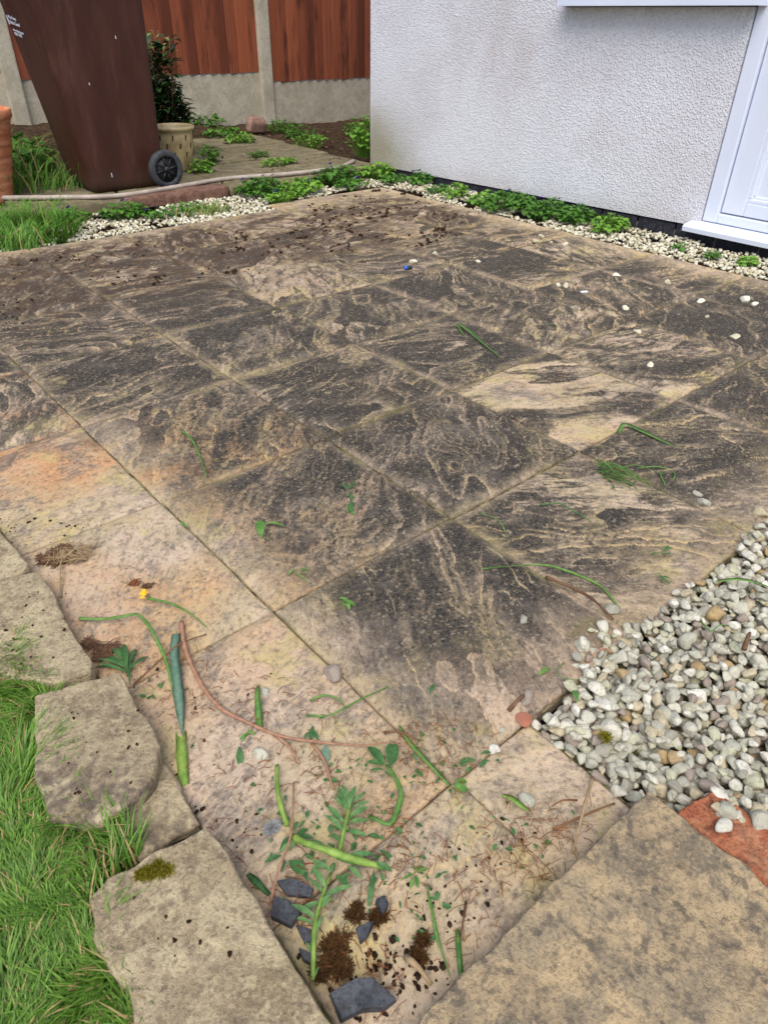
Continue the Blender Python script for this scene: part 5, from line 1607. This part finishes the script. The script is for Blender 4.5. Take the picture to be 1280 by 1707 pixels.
    T('grass_stalk', 'thin green stalk trailing over the slab towards the pebbles', 'stem', [(938, 1110), (925, 1128), (935, 1140), (965, 1138)], .0015, 'fresh_green')
    B('grass_leaf', 'green blade lying across the first pebbles of the bed', 'leaf', [(1185, 990), (1215, 992), (1250, 998), (1290, 1008)], .005, 'fresh_green', h0=.03, h1=.01)
    L('fallen_leaf', 'upright green leaf among the pebbles at the slab corner', 'leaf', [(957, 1188, 952, 1165, .3, .025)], 'fresh_green')
    T('grass_stalk', 'curved pale green stalk lying over the pebbles', 'stem', [(1165, 1040), (1180, 1062), (1195, 1052), (1212, 1048)], .002, 'fresh_green', z=.025)
    T('dark_twig', 'blackened twig on the front slab pointing at a grey pebble', 'twig', [(846, 1192), (862, 1178), (882, 1160)], .0038, 'dry_dark')
    T('dark_twig', 'dark curled leaf stalk among the pebbles', 'twig', [(1236, 1090), (1240, 1075), (1246, 1062)], .0045, 'dry_dark', z=.03)
    T('russet_twig', 'short russet twig bridging slab and pebbles', 'twig', [(975, 1110), (998, 1098), (1030, 1100)], .0024, 'russet', h1=.016)
    T('straw_stalk', 'pale straw stalk lying on the small front slab', 'twig', [(985, 1302), (968, 1362), (952, 1428)], .0026, 'pale_twig', h1=.02)
    T('brown_twig', 'crooked brown twig crossing the pale straw stalk', 'twig', [(920, 1388), (965, 1372), (1002, 1356), (1022, 1345)], .0022, 'twig', extra=[([(960, 1340), (935, 1342), (918, 1350)], .0015)])
    B('cut_leaf', 'yellow-green shoot beside the pebble on the small front slab', 'leaf', [(836, 1328), (850, 1338), (866, 1350), (880, 1354)], .005, 'lime_stem', taper=(.5, 1.1, .6))
    # spurge heap in the foreground
    T('fleshy_stalk', 'stout pale green stem standing above the fat curved one', 'stem', [(463, 1284), (464, 1320), (468, 1350), (480, 1384)], .0056, 'lime_stem', taper=(.8, 1, 1.0))
    r = T('fleshy_stalk', 'fat curved lime green stem crossing the leafy one', 'stem', [(490, 1404), (510, 1424), (545, 1440), (585, 1450), (640, 1455)], .0078, 'lime_stem', h1=.02, taper=(.85, 1, .9))
    add_leaves(r, [(572, 1446, 618, 1438, .2, .022), (560, 1446, 600, 1452, .22, .02), (625, 1452, 650, 1462, .35, .02), (505, 1418, 540, 1420, .25, .014), (500, 1412, 470, 1424, .3, .012), (545, 1442, 520, 1462, .28, .014), (580, 1452, 600, 1470, .3, .012)], 'grey_green')
    r = T('spurge_sprig', 'leafy upright spurge stem among the slate shards', 'stem', [(552, 1462), (543, 1492), (535, 1520), (526, 1560), (524, 1600), (522, 1640)], .0046, 'lime_stem', h1=.012, taper=(.7, .9, 1.1))
    add_leaves(r, [(552, 1466, 524, 1452, .25, .02), (550, 1470, 558, 1450, .3, .02), (545, 1495, 525, 1465, .25, .02), (543, 1500, 520, 1478, .2, .012), (540, 1505, 582, 1490, .18, .016), (538, 1512, 498, 1528, .2, .014),
                   (536, 1520, 550, 1508, .3, .02), (534, 1530, 552, 1512, .22, .02), (530, 1545, 494, 1524, .2, .02), (528, 1550, 492, 1536, .14, .012), (528, 1560, 540, 1540, .2, .018), (526, 1572, 536, 1548, .18, .02),
                   (524, 1585, 528, 1562, .2, .02), (522, 1600, 512, 1580, .2, .012), (524, 1640, 532, 1618, .15, .012)], 'grey_green')
    r = T('spurge_sprig', 'leafy crown of spurge lying above the fat curved stem', 'stem', [(586, 1345), (580, 1375), (572, 1410), (565, 1432)], .0046, 'lime_stem', h1=.016, taper=(.7, 1, 1))
    add_leaves(r, [(580, 1372, 566, 1330, .2, .022), (578, 1365, 560, 1345, .2, .02), (582, 1360, 572, 1325, .22, .024), (588, 1355, 606, 1340, .25, .024), (586, 1362, 612, 1352, .2, .02), (580, 1378, 610, 1362, .25, .018),
                   (578, 1382, 612, 1378, .22, .014), (574, 1392, 608, 1398, .24, .01), (576, 1388, 548, 1358, .2, .02), (574, 1392, 545, 1372, .2, .014), (572, 1400, 552, 1376, .24, .02), (570, 1408, 548, 1398, .25, .012),
                   (584, 1358, 592, 1332, .25, .026), (582, 1368, 586, 1338, .25, .028), (570, 1420, 555, 1398, .2, .016), (590, 1350, 560, 1335, .16, .02)], 'grey_green')
    L('fallen_leaf', 'long dark leaf hanging below the end of the fat curved stem', 'leaf', [(624, 1458, 614, 1522, .13, .012)], 'deep_green')
    L('fallen_leaf', 'serrated green leaf to the side of the spurge crown', 'leaf', [(632, 1422, 662, 1446, .24), ], 'deep_green')
    L('fallen_leaf', 'rounded dark leaf under the spurge crown', 'leaf', [(612, 1398, 632, 1400, .4)], 'deep_green')
    L('leaf_sprig', 'tangle of dark leaves between the two fleshy stems', 'leaf', [(488, 1398, 470, 1418, .3), (492, 1402, 512, 1386, .35), (486, 1394, 496, 1378, .4), (510, 1408, 538, 1412, .2), (500, 1400, 520, 1404, .35),
                                                                                       (482, 1440, 508, 1462, .45), (476, 1438, 470, 1458, .3), (510, 1456, 512, 1474, .3), (470, 1432, 445, 1442, .3), (560, 1465, 580, 1478, .4)], 'deep_green')
    B('grass_leaf', 'flat green blade against the large mossy stone', 'leaf', [(414, 1460), (430, 1480), (450, 1495)], .006, 'deep_green', taper=(.5, 1, .5))
    T('russet_twig', 'thin russet twig leaning on the slate shards', 'twig', [(452, 1510), (462, 1480), (475, 1450), (488, 1400), (490, 1310)], .002, 'russet', h1=.02)
    B('grass_leaf', 'long thin green blade in the front corner near the raised slab', 'leaf', [(712, 1488), (720, 1530), (728, 1570), (750, 1632)], .0028, 'fresh_green')
    B('grass_leaf', 'short upright green blade in the front corner near the raised slab', 'leaf', [(762, 1552), (763, 1590), (768, 1636)], .004, 'fresh_green', taper=(.7, 1, .8))
    T('dark_twig', 'fine black twig above the short upright blade', 'twig', [(776, 1508), (771, 1540), (766, 1570)], .0018, 'dry_dark')
    T('grey_stick', 'weathered grey stick near the largest slate fragment', 'twig', [(676, 1602), (696, 1624), (718, 1648)], .0042, 'pale_twig')
    L('leaf_sprig', 'green tuft of leaflets on the litter left of the raised slab', 'leaf', [(690, 1462, 672, 1470, .2), (692, 1464, 696, 1482, .35), (688, 1468, 684, 1486, .3), (690, 1460, 712, 1452, .2)], 'fresh_green')
    # loose pebbles, one by one
    peb = [(688, 438, 8, 'white pebble just above the blue cap'), (725, 424, 6, 'small white pebble between the blue cap and the soil clumps'), (796, 437, 7, 'white pebble sitting on a dark moss scrap'),
           (893, 404, 8, 'pear-shaped white pebble, first of the row of strays below the violets'), (902, 396, 7, 'white pebble closest to the violet row'), (918, 404, 5, 'little pale pebble, third of the strays below the violets'),
           (943, 408, 6, 'pale pebble just below the end of the violet row'), (1027, 460, 7, 'pale pebble alone on the dark far slab'), (1112, 472, 6, 'small cream pebble near the sandy slab edge'),
           (929, 476, 6, 'white pebble, first of a touching pair near the white litter'), (941, 478, 7, 'white pebble, second of a touching pair near the white litter'), (1042, 515, 8, 'oval pale pebble lying on a joint'),
           (1062, 555, 9, 'grey pebble half sunk in a dark patch'), (1082, 611, 9, 'greenish pebble on the tan flaked slab'), (1167, 503, 8, 'white pebble between the tan slab and the door'),
           (1240, 503, 11, 'larger white pebble of the pair below the door'), (1257, 509, 9, 'smaller white pebble of the pair below the door'), (1223, 563, 9, 'grey pebble by the picture edge on a pale patch'),
           (1178, 529, 6, 'small grey pebble below the pair near the door'), (1161, 824, 11, 'round cream pebble at the end of the dark joint'), (1172, 839, 13, 'grey round pebble beneath the cream one'), (1266, 856, 15, 'flat cream pebble close to the picture edge above the bed'),
           (967, 1077, 14, 'white pebble alone on the tan slab corner'), (1020, 1019, 16, 'grey pebble at the tip of the long twisted blade'), (880, 1166, 18, 'large grey pebble against the blackened twig'),
           (554, 1125, 20, 'flat grey pebble on the joint between clean and dark slabs'), (444, 1152, 13, 'pale square pebble beside the short folded leaf'), (433, 1259, 16, 'angular white pebble on the clean slab below the russet twig'),
           (878, 1334, 17, 'white pebble lying on the small front slab'), (872, 1034, 12, 'tan flat pebble with a dry leaf on the front lichen slab'), (836, 1217, 9, 'small white pebble near the orange chip'), (823, 1250, 11, 'cream pebble on the joint of the small front slab'),
           (1205, 1381, 20, 'egg-shaped white pebble resting on the broken red brick')]
    rg = np.random.default_rng(3)
    for k, (x, y, rp, lab) in enumerate(peb):
        z0 = 0.0
        if 'red brick' in lab: z0 = .040
        p = at(x, y, z0 + .004)
        w = (np.array(p) - CAM) @ CF
        r = rp * w / FPX * 1.0
        far = y < 620
        o = link('pebble', (PALE_ME if far else PEB_ME)[k % 14])
        o.location = (p.x, p.y, z0 + r * .42); o.scale = (r, r, r); o.rotation_euler = (rg.uniform(-.3, .3), rg.uniform(-.3, .3), rg.uniform(0, 6.28))
        tag(o, lab, 'pebble', 'stray pebbles on the patio')
    # orange chip, litter, cap
    P, F = PEB[3]; me = mesh_np('brick_chip', P, F, False); o = link('brick_chip', me, M['orange_chip']); p = at(873, 1204); o.location = (p.x, p.y, .008); o.scale = (.014, .014, .016)
    tag(o, 'orange brick chip beside the pebble bed corner', 'brick chip')
    mb = MB(); mb.box((-.014, -.008, 0), (.014, .008, .0012)); o = mb.build('paper_scrap', M['white_litter'], None, False, at(973, 489) + Vector((0, 0, .006)), (.03, -.05, -.5)); tag(o, 'scrap of white paper on the far dark slab', 'litter')
    r = empty('bottle_cap', at(680, 450)); tag(r, 'small blue plastic cap with a dark end', 'cap')
    r.rotation_euler = (0, 0, -.5)
    mb = MB(); mb.tube([(-.016, 0, .010), (-.003, 0, .010)], .0085, 14); mb.build('cap', M['blue_plastic'], r)
    mb = MB(); mb.tube([(-.003, 0, .009), (.016, 0, .009)], .0075, 14); mb.build('plug', M['black_plastic'], r)
    # fluffy seed head
    mb = MB(); rr = random.Random(2)
    for k in range(700):
        a, b = rr.uniform(0, 6.28), rr.uniform(-.1, 1.4); l = rr.uniform(.004, .011)
        d = Vector((math.cos(a) * math.cos(b) * 1.3, math.sin(a) * math.cos(b), math.sin(b)))
        mb.tube([Vector((rr.uniform(-.006, .006), 0, .002)), d * l + Vector((0, 0, .002))], .0004, 3, False)
    o = mb.build('feather_tuft', M['fluff'], None, True, at(455, 1384) + Vector((0, 0, .003))); tag(o, 'pale grey fluffy tuft beside the stout green stem', 'fluff')


make_debris()


def tuft(name, label, px, py, rx, ry, n, length, mat, z, seed, up=.5, r=.0007, cat='moss', kind=None):
    rr = random.Random(seed)
    mb = MB()
    sub = [(rr.uniform(-.75, .75) * rx, rr.uniform(-.75, .75) * ry, rr.uniform(.25, .6)) for _ in range(6)]
    for k in range(n):
        a = rr.uniform(0, 6.283); q = math.sqrt(rr.random()); sc = sub[k % 6]
        q *= .55 + .75 * float(vnoise(np.array([math.cos(a) * 1.7 + seed]), np.array([math.sin(a) * 1.7]), seed)[0])
        x, y = sc[0] + rx * q * sc[2] * math.cos(a), sc[1] + ry * q * sc[2] * math.sin(a)
        d = rr.uniform(0, 6.283); e = rr.uniform(.1, 1.2) * up
        l = length * rr.uniform(.5, 1.2)
        p0 = Vector((x, y, rr.uniform(0, .004)))
        if cat == 'needles':
            p0 -= Vector((math.cos(d), math.sin(d), 0)) * l * .5; e *= .3
        p1 = p0 + Vector((math.cos(d) * math.cos(e), math.sin(d) * math.cos(e), math.sin(e))) * l
        mb.tube([p0, p0.lerp(p1, .5) + Vector((0, 0, .1 * l)), p1], r, 3, False)
    c = at(px, py, z)
    o = mb.build(name, M[mat], None, True, c)
    return tag(o, label, cat, None, kind)


def make_litter():
    tuft('moss_tuft', 'yellow-green moss tuft on the large speckled edging stone', 262, 1455, .020, .013, 1500, .007, 'moss', .046, 1, 1.3, .0005)
    tuft('moss_tuft', 'dark brown moss tuft beside the wedge of slate', 594, 1530, .010, .010, 900, .009, 'moss_brown', .003, 2, 1.2, .0005)
    tuft('moss_tuft', 'red-brown moss tuft behind the wedge of slate', 634, 1534, .009, .009, 800, .008, 'moss_brown', .003, 3, 1.2, .0005)
    tuft('moss_tuft', 'blackish round moss tuft near the weathered grey stick', 700, 1585, .014, .012, 1300, .008, 'moss_brown', .003, 4, 1.2, .0005)
    tuft('moss_tuft', 'wide brown moss tuft between the leafy stem and the largest slate', 556, 1600, .022, .022, 2200, .010, 'moss_brown', .003, 5, .9, .0005)
    tuft('moss_tuft', 'small olive moss cushion among the pebbles', 1006, 1232, .007, .007, 160, .009, 'moss', .03, 6, 1.2)
    tuft('needle_pile', 'pile of dry brown needles and twigs by the edging stone', 112, 922, .052, .034, 420, .026, 'dry_dark', .002, 7, .12, .0008, 'needles', 'stuff')
    tuft('needle_pile', 'patch of dark needles in the corner under the bent green stem', 165, 1080, .022, .032, 200, .020, 'dry_dark', .002, 8, .12, .0007, 'needles', 'stuff')
    tuft('needle_pile', 'paler dry stalks strewn over the pile of brown needles by the edging stone', 115, 928, .050, .034, 130, .034, 'pale_twig', .006, 17, .12, .0007, 'needles', 'stuff')
    tuft('dead_leaf', 'tuft of orange dead needles above the faded flower', 222, 972, .008, .008, 40, .016, 'needle', 0, 9, .6, .0009, 'needles')
    tuft('dead_leaf', 'brown shrivelled leaf beside the orange needles', 245, 978, .010, .005, 40, .014, 'dry_dark', 0, 10, .4, .001, 'needles')
    # loose needles in the near corner: nobody could count them
    rr = random.Random(77)
    mb = MB()
    def scatter(n, poly, l0, l1, r):
        t = poly_test([tuple(at(x, y)[:2]) for x, y in poly])
        xs = [at(x, y).x for x, y in poly]; ys = [at(x, y).y for x, y in poly]
        k = 0
        while k < n:
            x, y = rr.uniform(min(xs), max(xs)), rr.uniform(min(ys), max(ys))
            if not t(np.array([x]), np.array([y]))[0]: continue
            if vnoise(np.array([x * 16]), np.array([y * 16]), 3)[0] < rr.uniform(.15, .75): continue
            d = rr.uniform(0, 6.283); l = rr.uniform(l0, l1); b = rr.uniform(-.5, .5)
            p = Vector((x, y, .006 + rr.uniform(0, .004))); u = Vector((math.cos(d), math.sin(d), 0)); v = Vector((-u.y, u.x, 0))
            mb.tube([p, p + u * l * .5 + v * l * .15 * b + Vector((0, 0, .003)), p + u * l], r * rr.uniform(.6, 1.2), 3, False); k += 1
    scatter(460, [(330, 1370), (520, 1290), (760, 1310), (980, 1400), (840, 1560), (700, 1700), (600, 1707), (480, 1560), (390, 1430)], .006, .024, .00055)
    scatter(120, [(640, 1215), (760, 1200), (880, 1230), (780, 1320), (680, 1300)], .006, .020, .00055)
    scatter(150, [(230, 1120), (330, 1080), (600, 1180), (700, 1290), (420, 1330), (330, 1330)], .006, .020, .00055)
    scatter(50, [(880, 1350), (1020, 1340), (940, 1440), (860, 1460)], .008, .02, .0005)
    o = mb.build('needle_litter', M['needle'])
    tag(o, 'scattered dry orange-brown needles over the front corner of the patio', 'needles', kind='stuff')
    mb = MB(); rs = random.Random(31)
    areas = [(560, 1400, 110, 90, 80), (500, 1300, 110, 60, 26), (720, 1280, 70, 50, 40), (700, 1480, 80, 90, 45), (260, 1130, 60, 60, 20), (860, 1380, 70, 50, 20), (1060, 800, 60, 20, 16)]
    for cx, cy, sx, sy, n in areas:
        for k in range(n):
            p = at(cx + rs.gauss(0, .55) * sx, cy + rs.gauss(0, .55) * sy) + Vector((0, 0, .006 + rs.uniform(0, .004)))
            l = rs.uniform(.004, .013)
            mb.leaf(p, rs.uniform(0, 6.28), l, l * rs.uniform(.1, .32), rs.uniform(-.1, .5), .4, .3, LANCE)
    tag(mb.build('plant_scraps', M['deep_green']), 'tiny torn scraps of green leaf around the fleshy stems', 'leaf scraps', kind='stuff')
    # crumbs of earth
    rg = np.random.default_rng(21)
    items = []
    def crumbs(n, poly, r0, r1, dens=True):
        t = poly_test([tuple(at(x, y)[:2]) for x, y in poly])
        xs = [at(x, y).x for x, y in poly]; ys = [at(x, y).y for x, y in poly]
        k = 0
        while k < n:
            x, y = rg.uniform(min(xs), max(xs)), rg.uniform(min(ys), max(ys))
            if not t(np.array([x]), np.array([y]))[0]: continue
            if dens and vnoise(np.array([x * 7]), np.array([y * 7]), 8)[0] < rg.uniform(.25, .8): continue
            r = r0 * (r1 / r0) ** (rg.random() ** 2.2)
            items.append((x, y, .003 + r * .25, r)); k += 1
    crumbs(1100, [(420, 370), (560, 330), (650, 320), (760, 350), (790, 385), (700, 415), (560, 425), (420, 430), (330, 430)], .0022, .014)
    crumbs(300, [(100, 420), (300, 380), (430, 370), (420, 460), (250, 480), (80, 450)], .002, .010)
    crumbs(120, [(0, 430), (110, 410), (200, 470), (0, 560)], .003, .009)
    crumbs(120, [(340, 1370), (560, 1300), (900, 1380), (800, 1560), (640, 1700), (500, 1600)], .0015, .005)
    crumbs(90, [(540, 1590), (700, 1560), (760, 1640), (700, 1707), (560, 1707)], .0015, .006)
    crumbs(90, [(150, 1090), (330, 1080), (600, 1180), (700, 1290), (330, 1370)], .0015, .005)
    crumbs(60, [(0, 800), (60, 860), (160, 880), (60, 940), (0, 890)], .0015, .006)
    crumbs(70, [(440, 300), (560, 260), (600, 275), (480, 300), (380, 300)], .004, .010)
    for (x, y, z, r) in list(items[-70:]): pass
    items = [(x, y, (z + .052 if y > 3.2 else z), r) for x, y, z, r in items]
    o = pebble_heap('soil_crumbs', items, PEB_LOW, M['crumb'], None, rg, .6)
    tag(o, 'dark crumbs of earth scattered over the far slabs', 'soil', kind='stuff')
    # crumbs on top of the edging stones
    its = []
    for (x, y, z) in [(rg.uniform(10, 110), rg.uniform(985, 1110), .037) for _ in range(22)] + [(rg.uniform(110, 230), rg.uniform(1180, 1330), .05) for _ in range(16)] + [(rg.uniform(215, 400), rg.uniform(1480, 1600), .05) for _ in range(10)]:
        p = at(x, y, z); its.append((p.x, p.y, z + .001, float(rg.uniform(.0012, .0035))))
    o = pebble_heap('soil_specks', its, PEB_LOW, M['crumb'], None, rg)
    tag(o, 'tiny dark specks of earth on the edging stones', 'soil', kind='stuff')
    # the bigger clods, one by one
    cl = [(735, 384, .030, 'widest dark clod of earth on the far slabs near the house'), (387, 456, .022, 'dark clod lying at the end of a pale joint'), (505, 399, .024, 'large dark clod in the middle of the scattered earth'),
          (484, 391, .018, 'rounded dark clod just behind the large one in the scattered earth'), (628, 320, .024, 'dark clod at the far corner of the patio by the chippings'), (672, 325, .019, 'dark clod next to the violets at the house plinth'),
          (642, 363, .020, 'flat dark clod, nearest the house of the two middle ones'), (615, 366, .017, 'flat dark clod, farther from the house of the two middle ones'), (404, 416, .018, 'dark clod between the needle-brown slab and the scattered earth'),
          (57, 437, .014, 'small dark clod on the slab nearest the long grass'), (575, 329, .014, 'small dark clod below the violet clump at the patio edge'), (262, 466, .012, 'small dark clod alone on the brown slab')]
    for k, (x, y, r, lab) in enumerate(cl):
        root = empty('soil_clod', at(x, y)); tag(root, lab, 'soil clod', 'clods of earth on the patio')
        its = []
        for q in range(16):
            a = rg.uniform(0, 6.28); rr_ = r * math.sqrt(rg.random())
            its.append((rr_ * math.cos(a) * 1.3, rr_ * math.sin(a) * .8, .004 + rg.uniform(0, .008), r * rg.uniform(.18, .42)))
        pebble_heap('crumb_mass', its, PEB_LOW, M['crumb'], root, rg)


make_litter()
